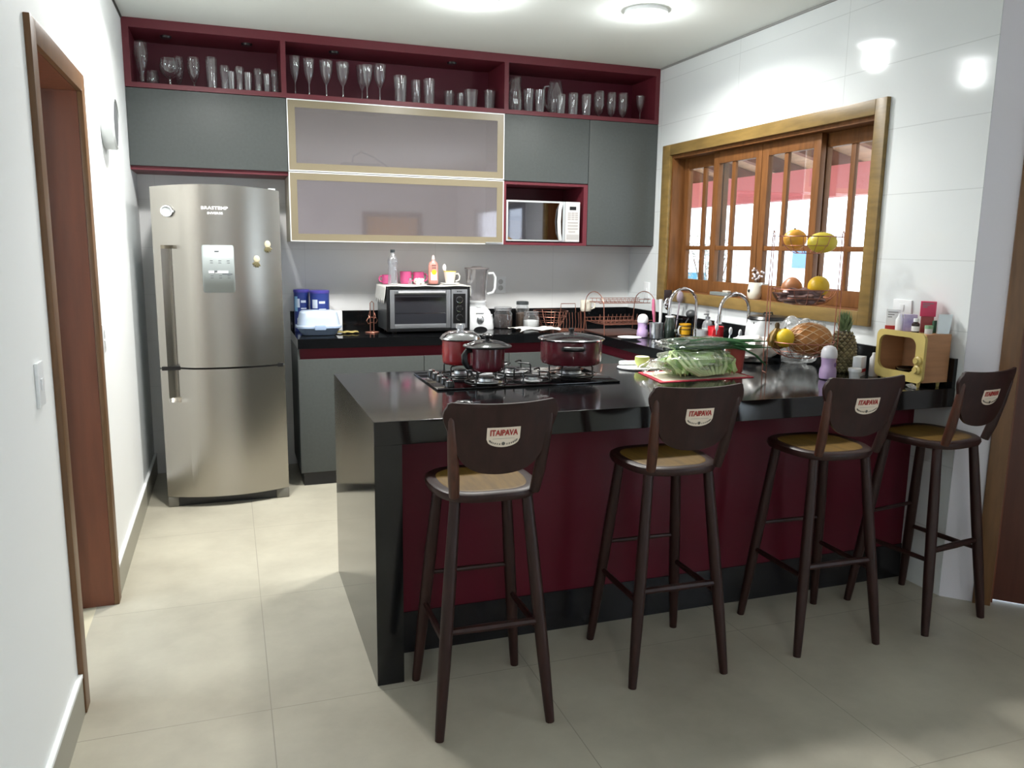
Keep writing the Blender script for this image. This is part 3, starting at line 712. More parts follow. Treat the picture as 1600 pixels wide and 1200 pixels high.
stools = [((.755, 2.42, 0), -.026, 'dark wooden bar stool in front of the hob, standing nearest the peninsula end panel'),
          ((1.481, 2.505, 0), -.03, 'dark wooden bar stool in front of the bag of lettuce on the place mat'),
          ((2.192, 2.509, 0), -.03, 'dark wooden bar stool in front of the lilac baby bottle and pineapple'),
          ((2.77, 2.52, 0), .15, 'dark wooden bar stool turned slightly, standing beside the angled wall and door')]
st0 = make_stool()
st0.location = stools[0][0]; st0.rotation_euler = (0, 0, stools[0][1]); st0['label'] = stools[0][2]; PMX[st0.name] = Matrix.Translation(stools[0][0])
for loc, rz, lab in stools[1:]: dup(st0, loc, rz, lab)
# ------------------------------------------------------------ glasses on the open shelf
YG, ZG = 5.46, 2.4602
def prof(kind, r, h):
    if kind == 'wine': return [(0, .002), (.62 * r, .002), (.62 * r, .006), (.12 * r, .02), (.10 * r, .36 * h), (.35 * r, .43 * h), (.72 * r, .58 * h), (.92 * r, .78 * h), (r, h)]
    if kind == 'flute': return [(0, .002), (.62 * r, .002), (.62 * r, .006), (.13 * r, .018), (.12 * r, .2 * h), (.4 * r, .27 * h), (.85 * r, .5 * h), (r, .72 * h), (.86 * r, h)]
    if kind == 'balloon': return [(0, .002), (.55 * r, .002), (.55 * r, .006), (.12 * r, .02), (.11 * r, .3 * h), (.5 * r, .38 * h), (.9 * r, .55 * h), (r, .72 * h), (.86 * r, h)]
    if kind == 'beer': return [(0, .002), (.6 * r, .002), (.62 * r, .008), (.28 * r, .1 * h), (.34 * r, .2 * h), (.26 * r, .25 * h), (.55 * r, .36 * h), (.85 * r, .55 * h), (r, .75 * h), (.82 * r, h)]
    if kind == 'tall': return [(0, .008), (.8 * r, .008), (.84 * r, .0), (.88 * r, .02), (.98 * r, .6 * h), (r, h)]
    if kind == 'tumbler': return [(0, .008), (.72 * r, .008), (.76 * r, 0), (.8 * r, .02), (r, h)]
    if kind == 'pint': return [(0, .008), (.74 * r, .008), (.78 * r, 0), (.76 * r, .3 * h), (.86 * r, .6 * h), (r, .75 * h), (.97 * r, h)]
    if kind == 'goblet': return [(0, .002), (.7 * r, .002), (.7 * r, .006), (.2 * r, .02), (.18 * r, .12 * h), (.7 * r, .24 * h), (r, .5 * h), (.95 * r, h)]
    if kind == 'bowl': return [(0, .004), (.5 * r, .004), (.95 * r, .35 * h), (r, .55 * h), (.8 * r, h)]
def glass(px, top, w, kind, label, grp, dy=0., m=None):
    p = at(px, top, y=YG + dy); d = (p - CP).dot(FW); r = .5 * w * d / F; h = p.z - ZG
    b = MB(); b.lathe(prof(kind, r, h), n=24)
    if kind in ('tumbler', 'pint', 'tall'):                       # thick foot
        b.lathe([(0, .0), (.72 * r, .0), (.70 * r, .0075), (0, .0075)], n=24)
    return one('drinking_glass', b, m or m_glass, label, 'glass', (p.x, YG + dy, ZG), grp)
G1, G2, G3 = 'glasses in the left bay of the maroon shelf', 'glasses in the middle bay of the maroon shelf', 'glasses in the right bay of the maroon shelf'
glass(219, 65, 21, 'beer', 'tall footed beer glass at the left end of the maroon shelf', G1)
glass(238, 111, 19, 'bowl', 'low round glass behind the tall footed beer glass', G1, .1)
glass(264, 92, 30, 'balloon', 'wide balloon goblet in the left bay of the shelf', G1)
glass(278, 89, 17, 'flute', 'slim stemmed glass half hidden behind the wide balloon goblet', G1, .12)
glass(301.6, 90, 19, 'flute', 'tulip stemmed glass between the balloon goblet and the tall straight glass', G1)
glass(329.6, 90, 17, 'tall', 'tall straight glass in the left bay of the shelf', G1, m=m_glass2)
glass(350.5, 103, 15, 'pint', 'beer tumbler just right of the tall straight glass', G1)
glass(361, 112, 11, 'tumbler', 'small cut glass right of the first beer tumbler', G1, -.04, m_glass2)
glass(373.5, 105, 14, 'pint', 'beer tumbler between two small cut glasses', G1)
glass(387, 114, 12.5, 'tumbler', 'small cut glass right of the second beer tumbler', G1, -.04, m_glass2)
glass(403, 108, 14.5, 'pint', 'third beer tumbler counted from the tall straight glass', G1)
glass(416.7, 116, 11, 'tumbler', 'last small cut glass before the left divider', G1, -.04, m_glass2)
glass(428.5, 110, 13, 'pint', 'beer tumbler standing against the left divider', G1)
for i, (px, tp, w, dy) in enumerate(((460, 88, 16, 0), (482, 92, 17, 0), (509, 95, 21, 0), (535, 98, 21, 0), (565, 103, 18, .13), (573, 102, 18, -.02), (593, 101.5, 20, 0))):
    glass(px, tp, w, 'wine', ('cut wine glass nearest the left divider, in the middle bay', 'second cut wine glass from the left divider', 'third cut wine glass from the left divider', 'fourth cut wine glass from the left divider',
          'cut wine glass half hidden behind another near the middle bay centre', 'cut wine glass standing in front of a half hidden one', 'cut wine glass next to the tall tumblers')[i], G2, dy, m_glass2)
glass(625.5, 119, 21, 'tumbler', 'tall fluted tumbler next to the last cut wine glass', G2, -.05, m_glass2)
glass(650, 126, 17, 'tumbler', 'tall fluted tumbler standing back between two others', G2, .1, m_glass2)
glass(670.7, 124, 18, 'tumbler', 'tall fluted tumbler nearest the short tumblers', G2, -.03, m_glass2)
glass(701.7, 143, 17, 'tumbler', 'short tumbler right of the tall fluted tumblers', G2, .1, m_glass2)
glass(720, 146, 13, 'tumbler', 'short narrow tumbler half hidden behind a wider one', G2, .12, m_glass2)
glass(736, 141, 22, 'tumbler', 'widest of the short tumblers in the middle bay', G2, 0, m_glass2)
glass(765, 142, 18, 'tumbler', 'short tumbler standing alone near the right divider', G2, 0, m_glass2)
def jug(px, top, w, kind, label, dy):
    p = at(px, top, y=YG + dy); d = (p - CP).dot(FW); r = .5 * w * d / F; h = p.z - ZG
    t = thing('glass_jug', label, 'jug', (p.x, YG + dy, ZG), 0, 'glass jugs on the shelf'); b = MB()
    if kind == 0: b.lathe([(0, .008), (.8 * r, .008), (.86 * r, 0), (r, .2 * h), (.95 * r, .5 * h), (.78 * r, .8 * h), (.86 * r, h)], n=24)
    else: b.lathe([(0, .008), (.7 * r, .008), (.76 * r, 0), (r, .3 * h), (r, .6 * h), (.78 * r, .85 * h), (.7 * r, h)], n=24)
    part('jug_body', b, m_glass, t)
    b = MB(); s = -1; b.tube([(s * r * .85, 0, .85 * h), (s * r * 1.35, 0, .82 * h), (s * r * 1.5, 0, .6 * h), (s * r * 1.3, 0, .35 * h), (s * r * .95, 0, .25 * h)], .008, 8); part('handle', b, m_glass2, t)
jug(806, 121, 22, 0, 'glass jug next to the right divider of the shelf', .02)
jug(868, 127, 27, 1, 'round glass jug in the middle of the right bay', .06)
glass(826, 140, 17, 'tumbler', 'tumbler right of the jug beside the divider', G3, 0, m_glass2)
glass(844, 141, 17, 'tumbler', 'tumbler left of the round glass jug', G3, -.02, m_glass2)
glass(877, 148, 14, 'tall', 'narrow glass in front of the round glass jug', G3, -.06)
glass(896, 146, 16, 'tall', 'cut tumbler right of the round glass jug', G3, 0, m_glass2)
glass(916.6, 148, 15.5, 'tall', 'cut tumbler left of the stemmed goblets', G3, 0, m_glass2)
glass(936.6, 143, 17, 'goblet', 'goblet nearest the cut tumblers in the right bay', G3)
glass(956, 145, 15, 'goblet', 'middle one of three goblets side by side', G3)
glass(974, 146, 15.5, 'goblet', 'last of three goblets before the lone small goblet', G3)
glass(1001, 150, 14, 'wine', 'small goblet standing alone near the window wall end of the shelf', G3)

# ------------------------------------------------------------ wall fittings
m_case = mat('clock_case_grey', rgb(196, 200, 200), .4)
t = thing('wall_clock', 'round white wall clock with dark face beside the doorway near the fridge', 'clock', (XL, 4.3, 2.085))
RM = Matrix.Rotation(PI / 2, 4, 'Y')
b = MB(); b.lathe([(0, .001), (.118, .001), (.12, .05), (.11, .058), (.108, .048), (0, .048)], n=40); b.xf(RM); part('clock_case', b, m_case, t)
b = MB(); b.lathe([(0, .0485), (.1075, .0485), (.1075, .0525), (0, .0525)], n=40); b.xf(RM); part('clock_face', b, mat('dark_grey_face', rgb(78, 80, 82), .4), t)
def plate(name, label, cat, axis, c, w, h, rockers=1, sgn=1, round_=False):
    t = thing(name, label, cat, c); b = MB()
    if axis == 'x': b.box(0 if sgn > 0 else -.009, -w / 2, -h / 2, .009 if sgn > 0 else 0, w / 2, h / 2, .002)
    else: b.box(-w / 2, -.009, -h / 2, w / 2, 0, h / 2, .002)
    part('cover_plate', b, m_whitep, t)
    for k in range(rockers):
        z = (k - (rockers - 1) / 2) * .045; b = MB()
        if axis == 'x': b.box(.009 * sgn if sgn > 0 else -.013, -.014, z - .016, .013 if sgn > 0 else -.009, .014, z + .016, .0015)
        elif round_: b.lathe([(0, 0), (.017, 0), (.019, .003), (.012, .003), (.012, .0005), (0, .0005)], n=16); b.xf(Matrix.Translation((0, -.009, z)) @ Matrix.Rotation(PI / 2, 4, 'X'))
        else: b.box(-.014, -.013, z - .016, .014, -.009, z + .016, .0015)
        part('socket' if round_ else 'rocker', b, mat('socket_grey', rgb(196, 196, 196), .4) if round_ else m_whitep, t)
plate('light_switch', 'white light switch on the wall near the viewer before the doorway', 'switch', 'x', (XL, 2.545, 1.138), .075, .125, 1)
plate('light_switch', 'white light switch on the wall between the doorway and the fridge', 'switch', 'x', (XL, 3.79, 1.13), .075, .12, 2)
plate('light_switch', 'white switch plate on the window wall behind the dish rack', 'switch', 'x', (XR, 5.41, 1.232), .075, .12, 1, -1)
plate('light_switch', 'white blank plate on the window wall above the retro television box', 'switch', 'x', (XR, 2.945, 1.285), .11, .07, 1, -1)
plate('power_socket', 'white double socket on the back wall beside the blender', 'socket', 'y', (1.917, YB, 1.262), .082, .122, 2, 1, True)

# ------------------------------------------------------------ hob and pots
t = thing('gas_hob', 'black glass five burner gas hob set in the peninsula', 'hob', (1.2, 3.34, ZW + .0002))
HX0, HX1, HY0, HY1 = .785, 1.615, 3.13, 3.585; ZH = ZW + .0082
b = MB(); b.box(HX0, HY0, ZW + .0002, HX1, HY1, ZH, .003); part('glass_plate', b, m_blackg, t, w=True)
for k in range(5):
    y = 3.19 + .078 * k; b = MB(); b.lathe([(0, 0), (.021, 0), (.019, .014), (.016, .02), (0, .02)], (.852, y, ZH), 20); kn = part('knob', b, m_black, t, w=True)
    b = MB(); b.lathe([(0, .0201), (.0155, .0201), (.013, .023), (0, .023)], (.852, y, ZH), 20); b.box(.85, y - .014, ZH + .022, .854, y + .014, ZH + .0255); part('knob_cap', b, m_chrome, kn, w=True)
ZGR = ZH + .046
BURN = [(.978, 3.475, .03), (1.03, 3.245, .036), (1.235, 3.485, .036), (1.235, 3.235, .03), (1.475, 3.36, .052)]
for bx, by_, br in BURN:
    b = MB(); b.lathe([(0, 0), (br + .018, 0), (br + .016, .004), (br, .007), (br - .004, .018), (0, .018)], (bx, by_, ZH), 24); bo = part('burner', b, m_alu, t, w=True)
    b = MB(); b.lathe([(0, .0185), (br - .002, .0185), (br - .003, .025), (0, .027)], (bx, by_, ZH), 24); part('burner_cap', b, m_black, bo, w=True)
    g = MB(); R_ = br + .055
    for k in range(4):
        a = PI / 4 + k * PI / 2; u = Vector((math.cos(a), math.sin(a), 0)); c = Vector((bx, by_, 0))
        g.tube([c + u * .028 + Vector((0, 0, ZGR)), c + u * (R_ - .006) + Vector((0, 0, ZGR)), c + u * R_ + Vector((0, 0, ZGR - .006)), c + u * R_ + Vector((0, 0, ZH + .003))], .0035, 6)
    g.tube(arc((bx, by_, ZH + .005), R_, 0, 2 * PI, 28, (1, 0, 0), (0, 1, 0))[:-1], .0032, 6, True)
    part('pan_support', g, m_castiron, t, w=True)
ZP = ZGR + .0045
m_potred = mat('red_enamel', rgb(140, 28, 32), .22, coat=.4)
m_potwine = mat('wine_enamel', rgb(92, 26, 38), .25, coat=.4)
m_glasslid = clear('pot_lid_glass', (.4, .4, .42, 1), .03, .03, rough=.06)
def pot(label, x, y, r, h, m, lid, cat='pot'):
    t = thing('cooking_pot', label, cat, (x, y, ZP), 0, 'red pots on the hob'); b = MB()
    b.lathe([(0, 0), (r * .86, 0), (r * .95, .006), (r * .99, .02), (r, h * .6), (r, h), (r + .004, h + .002), (r - .002, h + .003), (r - .004, h - .002), (r - .005, .012), (0, .01)], n=40)
    part('pot_body', b, m, t); return t
# tall pot at the back with shiny domed lid
px, py = .978, 3.475
t = pot('bright red tall pot with shiny domed metal lid at the back of the hob', px, py, .083, .108, m_potred, 0)
b = MB(); b.lathe([(.0925, .1125), (.094, .116), (.09, .122), (.08, .134), (.055, .146), (.02, .151), (0, .1515)], n=40); lid = part('lid', b, m_chrome, t)
b = MB(); b.lathe([(0, .151), (.016, .151), (.015, .158), (.021, .162), (.021, .178), (.016, .182), (0, .182)], n=20); part('lid_knob', b, clear('clear_knob', (.8, .82, .85, 1), .25, .15), lid)
# small saucepan in front, black rimmed glass lid and long handle pointing left and back
px, py = 1.035, 3.25
t = pot('dark red saucepan with black rimmed glass lid at the front of the hob', px, py, .075, .098, m_potwine, 0)
b = MB(); b.lathe([(.072, .1015), (.104, .1025), (.106, .106), (.103, .11), (.094, .112), (.092, .108), (.07, .1055)], n=40); lid = part('lid', b, m_black, t)
b = MB(); b.lathe([(.0925, .1115), (.07, .122), (.04, .129), (0, .132)], n=40); part('lid_glass', b, m_glasslid, lid)
b = MB(); b.lathe([(0, .131), (.012, .131), (.01, .138), (.022, .143), (.024, .152), (.018, .158), (0, .16)], n=20); part('lid_knob', b, m_black, lid)
b = MB(); b.tube([(-.072, -.01, .088), (-.094, -.012, .09), (-.106, -.014, .07), (-.104, -.014, .04), (-.09, -.012, .018), (-.07, -.01, .016)], [.009, .012, .014, .014, .011, .008], 8); part('handle', b, m_black, t)
# big casserole
px, py = 1.475, 3.36
t = pot('wide wine red casserole with steel rimmed glass lid on the right burner', px, py, .142, .108, m_potwine, 0)
b = MB(); b.lathe([(.138, .1115), (.152, .1125), (.154, .117), (.148, .121), (.136, .121), (.134, .117), (.136, .114)], n=48); lid = part('lid_rim', b, m_chrome, t)
b = MB(); b.lathe([(.136, .1195), (.1, .131), (.05, .139), (0, .142)], n=48); part('lid_glass', b, m_glasslid, lid)
b = MB(); b.lathe([(0, .141), (.01, .141), (.009, .147), (.014, .151), (.014, .162), (0, .164)], n=16); part('lid_knob', b, m_black, lid)
for s in (-1, 1):
    b = MB(); u = Vector((.33, .94, 0)) * s; v_ = Vector((-u.y, u.x, 0))
    b.tube([u * .14 + v_ * -.045 + Vector((0, 0, .082)), u * .163 + v_ * -.04 + Vector((0, 0, .085)), u * .17 + Vector((0, 0, .085)), u * .163 + v_ * .04 + Vector((0, 0, .085)), u * .14 + v_ * .045 + Vector((0, 0, .082))], [.01, .011, .011, .011, .01], 8)
    b.xf(Matrix.Diagonal((1, 1, 1, 1))); part('side_handle', b, m_black, t)
# keys on the near edge
t = thing('key_ring', 'bunch of metal keys on the worktop behind the first stool', 'keys', (.838, 2.85, ZW))
b = MB(); b.tube(arc((0, 0, .0035), .016, 0, 2 * PI, 20, (1, 0, 0), (0, 1, 0))[:-1], .0018, 6, True); part('ring', b, m_chrome, t)
for k, a in enumerate((.3, 2.6, 3.6)):
    b = MB(); b.box(.014, -.004, 0, .05, .004, .003); b.lathe([(0, 0), (.011, 0), (.011, .003), (0, .003)], (.016, 0, 0), 14); b.xf(Matrix.Rotation(a, 4, 'Z') @ Matrix.Translation((0, 0, .0015 + .003 * k))); part('key', b, m_chrome, t)
b = MB(); b.lathe([(0, 0), (.026, 0), (.03, .007), (.022, .014), (0, .016)], (-.03, -.02, 0), 20, 1.2, .8); part('fob', b, m_black, t)

# ------------------------------------------------------------ things on the peninsula, right of the hob
Z = ZW + .0003
# white chopping board with a round end, half a pale vegetable, white handled knife
c0 = Vector((1.95, 3.50, Z)); t = thing('chopping_board', 'thin white chopping board with dark edge under the cut vegetable', 'chopping board', tuple(c0), .12)
b = MB(); b.prism(rrect(-.16, -.085, .16, .085, .08, 10), 'z', 0, .004); part('board_edge', b, mat('dark_board_edge', rgb(60, 62, 66), .4), t)
b = MB(); b.prism(rrect(-.157, -.082, .157, .082, .078, 10), 'z', .0041, .008); part('board_face', b, m_whitep, t)
p = at(1003, 572, z=Z + .01)
b = MB(); b.lathe([(0, 0), (.02, .001), (.03, .012), (.037, .03), (.036, .048), (0, .05)], n=24)
t = thing('cut_vegetable', 'pale green cut vegetable standing on the white chopping board', 'vegetable', (1.915, 3.485, Z + .0083))
part('flesh', b, mat('pale_green_flesh', rgb(196, 206, 120), .4, sss=.1), t)
b = MB(); b.lathe([(0, .0502), (.0345, .0502), (.033, .0515), (0, .0518)], n=24); part('cut_face', b, mat('cut_flesh', rgb(236, 238, 196), .35), t)
t = thing('kitchen_knife', 'white handled knife lying on the chopping board behind the vegetable', 'knife', (1.90, 3.545, Z + .0083), -.2)
b = MB(); b.tube([(-.075, 0, .012), (-.06, 0, .012), (0, 0, .012), (.03, 0, .012)], [.009, .0115, .0115, .0095], 10); part('handle', b, m_whitep, t)
b = MB(); b.prism([(.03, .005), (.14, .008), (.16, .014), (.03, .02)], 'y', -.001, .001); part('blade', b, m_chrome, t)
# place mat with red border
A, B_, C_, D_ = [Vector((q.x, q.y, 0)) for q in (at(990, 579, z=Z), at(1032, 597, z=Z), at(1178, 588, z=Z), at(1110, 572, z=Z))]
A = Vector((1.83, 3.365, 0)); B_ = Vector((1.785, 3.07, 0)); C_ = Vector((2.29, 3.095, 0)); D_ = Vector((2.325, 3.385, 0))
t = thing('place_mat', 'white place mat with scalloped red border under the bag of lettuce', 'place mat', ((A + C_) / 2 + Vector((0, 0, Z)))[:])
def lerp4(u, v): return (A * (1 - u) + D_ * u) * (1 - v) + (B_ * (1 - u) + C_ * u) * v
b = MB(); pts = []
for n_, f_ in ((26, lambda k: lerp4(k, 0)), (16, lambda k: lerp4(1, k)), (26, lambda k: lerp4(1 - k, 1)), (16, lambda k: lerp4(0, 1 - k))):
    for i in range(n_):
        q = f_(i / n_); cc = lerp4(.5, .5); q = q + (q - cc).normalized() * (.005 if i % 2 else 0); pts.append((q.x, q.y))
b.prism(pts, 'z', Z, Z + .0025); part('mat_border', b, mat('red_border_cloth', rgb(176, 26, 52), .6), t, w=True)
b = MB(); b.prism([tuple(lerp4(u, v)[:2]) for u, v in ((.045, .08), (.955, .08), (.955, .92), (.045, .92))], 'z', Z + .0026, Z + .0034); part('mat_centre', b, mat('cream_cloth', rgb(226, 214, 196), .8), t, w=True)
ZM = Z + .0036
# lettuce in a clear bag
def lump(seed, k1, k2):
    rnd = random.Random(seed); ph = [(Vector((rnd.uniform(-1, 1), rnd.uniform(-1, 1), rnd.uniform(-1, 1))).normalized(), rnd.uniform(2, 6), rnd.uniform(0, 6)) for _ in range(9)]
    return lambda d: 1 + sum(k1 / (1 + .3 * f) * math.sin(f * 1.6 * d.dot(v) * 2 + p) for v, f, p in ph) * k2
lc = Vector((2.05, 3.225, ZM))
t = thing('lettuce', 'pale green lettuce lying inside a clear plastic bag on the place mat', 'lettuce', tuple(lc), .05)
m_let = mat('lettuce_green', rgb(196, 214, 150), .4, noise=.0, bump=.5, bscale=30, sss=.1)
m_let2 = mat('lettuce_leaf', rgb(150, 186, 106), .45, noise=.22, nscale=18, bump=.4, bscale=40)
b = MB(); b.ball((0, 0, .06), (.168, .1, .055), 36, 20, lump(3, .12, .8)); floorclamp(b, .002); part('lettuce_head', b, m_let2, t)
b = MB()
for k in range(9):       # pale ribs fanning over the head towards the viewer
    a = -2.6 + k * .26; x0 = -.13 + .03 * k
    b.tube([(x0 * .5 + .02, -.11, .015), (x0 * .9, -.106, .05), (x0 * 1.1, -.075, .09), (x0 * 1.15, -.02, .115)], [.010, .009, .006, .003], 6)
part('leaf_ribs', b, mat('lettuce_rib', rgb(206, 220, 168), .4), t)
for k in range(10):
    b = MB(); a = k * .63; x0 = -.145 + .031 * k; sgn = 1 if k % 2 else -1
    def leaf_fn(u, v, x0=x0, k=k):
        w_ = .05 * math.sin(PI * min(1, .15 + v * .85)); x = x0 + (u - .5) * 2 * w_ + .012 * math.sin(9 * v + k)
        return (x, -.108 + .11 * v + .006 * math.sin(14 * u + k), .02 + .088 * math.sin(v * 1.5) + .010 * math.sin(11 * u + 5 * v + k) + .004 * (k % 3))
    b.grid(leaf_fn, 8, 8); solid(part('leaf', b, m_let2 if k % 3 else m_let, t, smooth=1.2), .0015)
t = thing('vegetable_bag', 'clear plastic bag wrapped round the lettuce on the place mat', 'plastic bag', tuple(lc), .05)
b = MB(); lf = lump(8, .10, .8)
b.ball((0, 0, .064), (.19, .122, .062), 48, 26, lambda d: lf(d) * (1 + .10 * abs(d.x) ** 3)); floorclamp(b); part('bag_body', b, m_bag, t, smooth=.5)
b = MB(); b.grid(lambda u, v: (-.165 - .09 * u, .02 + (v - .5) * (.09 + .1 * u) + .008 * math.sin(9 * u), .07 - .045 * u + .014 * math.sin(13 * v + 4 * u)), 10, 14); part('bag_mouth', b, m_bag, t, smooth=.5)
# spring onions in their own bag, on top
oz = ZM + .122
t = thing('spring_onions', 'bundle of dark green spring onion leaves lying on top of the bagged lettuce', 'spring onions', (2.09, 3.24, oz), -.02)
m_on = mat('onion_green', rgb(52, 96, 58), .35, noise=.3, nscale=10)
b = MB(); rnd = random.Random(5)
for k in range(24):
    y0 = rnd.uniform(-.045, .045); z0 = rnd.uniform(.004, .04); y1 = rnd.uniform(-.06, .06); L_ = rnd.uniform(.25, .37) if k % 2 else rnd.uniform(.16, .22)
    b.tube([(-.17 + rnd.uniform(0, .05), y0, z0), (-.02, y0 * 1.2, z0 + .006), (.15, y1 * .8, z0 - .002), (L_, y1 * 1.3, z0 - .012 + rnd.uniform(-.012, .012))], [.006, .0095, .008, .0015], 6)
part('leaves', b, m_on, t)
b = MB()
for k in range(2): b.tube([(.2, -.04 - .01 * k, .0), (.26, -.065 - .01 * k, -.035), (.31, -.08 - .012 * k, -.085)], [.004, .004, .0015], 6)
part('bent_leaves', b, m_on, t)
m_film = clear('thin_film', (.97, .98, .97, 1), .02, .05, (.86, .92, .86, 1), .12, bump=.6, bscale=24)
t = thing('onion_bag', 'clear plastic bag sleeve around the spring onions', 'plastic bag', (2.06, 3.24, oz), -.02)
b = MB(); lf2 = lump(4, .1, .8); b.ball((0, 0, .024), (.2, .078, .03), 40, 18, lf2); floorclamp(b); part('bag_body', b, m_film, t, smooth=.5)
# red cup behind the mat
p = at(1152, 585, z=Z); 
t = thing('red_cup', 'rosy red cup standing behind the bagged lettuce', 'cup', (2.29, 3.25, ZM))
b = MB(); b.lathe([(0, 0), (.036, 0), (.038, .004), (.048, .115), (.046, .115), (.036, .006), (0, .006)], n=28); part('cup_body', b, mat('rosy_red', rgb(190, 88, 80), .35), t)
# white carrier bag
t = one('white_bag', floorclamp(MB().ball((0, 0, .064), (.135, .10, .07), 40, 22, lump(21, .12, .8))), m_wbag, 'filled white plastic bag lying beside the bagged lettuce', 'plastic bag', (2.60, 3.56, Z + .001), smooth=1.)
# milky bag behind it
t = one('milky_bag', floorclamp(MB().ball((0, 0, .108), (.115, .10, .118), 40, 22, lump(33, .16, .9))), m_bag2, 'crumpled translucent plastic bag behind the fruit stand', 'plastic bag', (2.833, 3.465, Z + .002), smooth=1.)
# black worktop bin with white liner
t = thing('worktop_bin', 'black lidded worktop bin with a white bag liner under the window', 'bin', (2.85, 3.76, Z))
b = MB(); b.lathe([(0, 0), (.095, 0), (.105, .19), (.1, .19), (.09, .004), (0, .004)], n=32); part('bin_body', b, m_black, t)
b = MB(); b.lathe([(.1, .205), (.112, .202), (.113, .208), (.1, .222), (.05, .228), (0, .23)], n=32); part('bin_lid', b, m_black, t)
b = MB(); b.tube([(-.03, -.0, .226), (-.028, 0, .24), (.028, 0, .24), (.03, 0, .226)], .005, 6); part('lid_handle', b, m_black, t)
b = MB(); lb = []
for j, (r_, z_) in enumerate(((.1075, .203), (.111, .17), (.114, .12), (.112, .07))):
    lb.append([b.bm.verts.new(((r_ + .007 * math.sin(7 * i * 2 * PI / 40 + j)) * math.cos(2 * PI * i / 40), (r_ + .007 * math.sin(7 * i * 2 * PI / 40 + j)) * math.sin(2 * PI * i / 40), z_ + (.025 * math.sin(3 * i * 2 * PI / 40) if j == 3 else 0))) for i in range(40)])
for r0, r1 in zip(lb, lb[1:]):
    for i in range(40): b.bm.faces.new((r0[i], r0[(i + 1) % 40], r1[(i + 1) % 40], r1[i]))
part('bin_liner', b, mat('white_liner', rgb(216, 218, 220), .35, bump=.6, bscale=25), t)

# fruit stand of three wire baskets
fs = Vector((2.595, 3.16, Z)); t = thing('fruit_stand', 'rose copper wire fruit stand with three stacked baskets', 'fruit stand', tuple(fs))
ux = Vector((.94, -.34, 0)); uy = Vector((.34, .94, 0)); HS = .167
for s in (-1, 1):
    b = MB(); e = ux * (HS * s)
    b.tube([e + uy * -.03 + Vector((0, 0, .003)), e + uy * -.022 + Vector((0, 0, .35)), e * .98 + uy * -.012 + Vector((0, 0, .665)), e * .98 + Vector((0, 0, .68)), e * .98 + uy * .012 + Vector((0, 0, .665)), e + uy * .022 + Vector((0, 0, .35)), e + uy * .03 + Vector((0, 0, .003))], .0024, 6)
    part('upright', b, m_copper, t)
b = MB(); b.tube([ux * -HS + uy * -.03 + Vector((0, 0, .003)), ux * -HS + uy * .03 + Vector((0, 0, .003))], .0024, 6); b.tube([ux * HS + uy * -.03 + Vector((0, 0, .003)), ux * HS + uy * .03 + Vector((0, 0, .003))], .0024, 6); part('base_wire', b, m_copper, t)
def basket(z, R_, dpt, nw, cx=0):
    b = MB(); c = ux * cx
    b.tube([c + q for q in arc((0, 0, z), R_, 0, 2 * PI, 36, ux, uy)[:-1]], .0028, 6, True)
    b.tube([c + q for q in arc((0, 0, z - dpt), R_ * .45, 0, 2 * PI, 24, ux, uy)[:-1]], .002, 6, True)
    b.tube([c + q for q in arc((0, 0, z - dpt * .55), R_ * .86, 0, 2 * PI, 32, ux, uy)[:-1]], .0016, 6, True)
    for k in range(nw):
        a = 2 * PI * k / nw; d_ = ux * math.cos(a) + uy * math.sin(a)
        b.tube([c + d_ * R_ + Vector((0, 0, z)), c + d_ * (R_ * .93) + Vector((0, 0, z - dpt * .4)), c + d_ * (R_ * .72) + Vector((0, 0, z - dpt * .82)), c + d_ * (R_ * .45) + Vector((0, 0, z - dpt))], .0016, 5)
    for s in (-1, 1): b.tube([c + ux * (R_ * s) + Vector((0, 0, z)), ux * (HS * s) + Vector((0, 0, z))], .0024, 6)
    part('basket', b, m_copper, t)
basket(.652, .125, .078, 12); basket(.405, .142, .072, 14); basket(.155, .15, .075, 14)
def fruit(name, label, cat, u, v, z, r, m, fn=None, rz=0., stem=None, tilt=0.):
    c = fs + ux * u + uy * v; t = thing(name, label, cat, (c.x, c.y, c.z + z), rz); b = MB(); b.ball((0, 0, 0), r, 28, 18, fn)
    if tilt: b.xf(Matrix.Rotation(tilt, 4, 'Y'))
    part('fruit_flesh' if False else 'skin', b, m, t)
    if stem:
        b = MB(); b.lathe([(0, 0), (.006, 0), (.004, .006), (0, .008)], (0, 0, (r[2] if isinstance(r, tuple) else r) * .98), 10); part('stem', b, mat('brown_stem', rgb(90, 70, 40), .8), t)
m_mango = mat('mango_skin', rgb(226, 164, 60), .4, noise=.18, nscale=9, sss=.1); m_mango2 = mat('mango_skin_green', rgb(206, 186, 60), .4, noise=.18, nscale=9, sss=.1)
fruit('mango', 'orange yellow mango at the back of the top fruit basket', 'mango', -.055, .035, .638, (.064, .05, .048), m_mango, lambda d: 1 + .1 * d.x, .3, True)
fruit('mango', 'yellow green mango at the front of the top fruit basket', 'mango', .045, -.04, .624, (.068, .05, .048), m_mango2, lambda d: 1 + .1 * d.x, -.5, True)
fruit('orange', 'round yellow orange in the middle fruit basket', 'orange', .065, .0, .418, .05, mat('yellow_peel', rgb(214, 174, 34), .4, bump=.3, bscale=120, sss=.1), None, 0, True)
fruit('onion', 'brown onion at the back of the middle fruit basket', 'onion', -.04, .065, .41, (.05, .05, .04), mat('onion_skin', rgb(160, 104, 66), .4, noise=.2, nscale=6, stretch=(1, 1, .1)), lambda d: 1 + .25 * max(0, d.z) ** 6, 0, True)
fruit('onion_sack', 'crumpled purple brown bag of roots in the middle fruit basket', 'vegetable bag', -.03, -.035, .372, (.105, .055, .036), mat('purple_brown_bag', rgb(112, 86, 84), .35, noise=.4, nscale=40, bump=.8, bscale=50), lump(12, .18, .9), -.34)
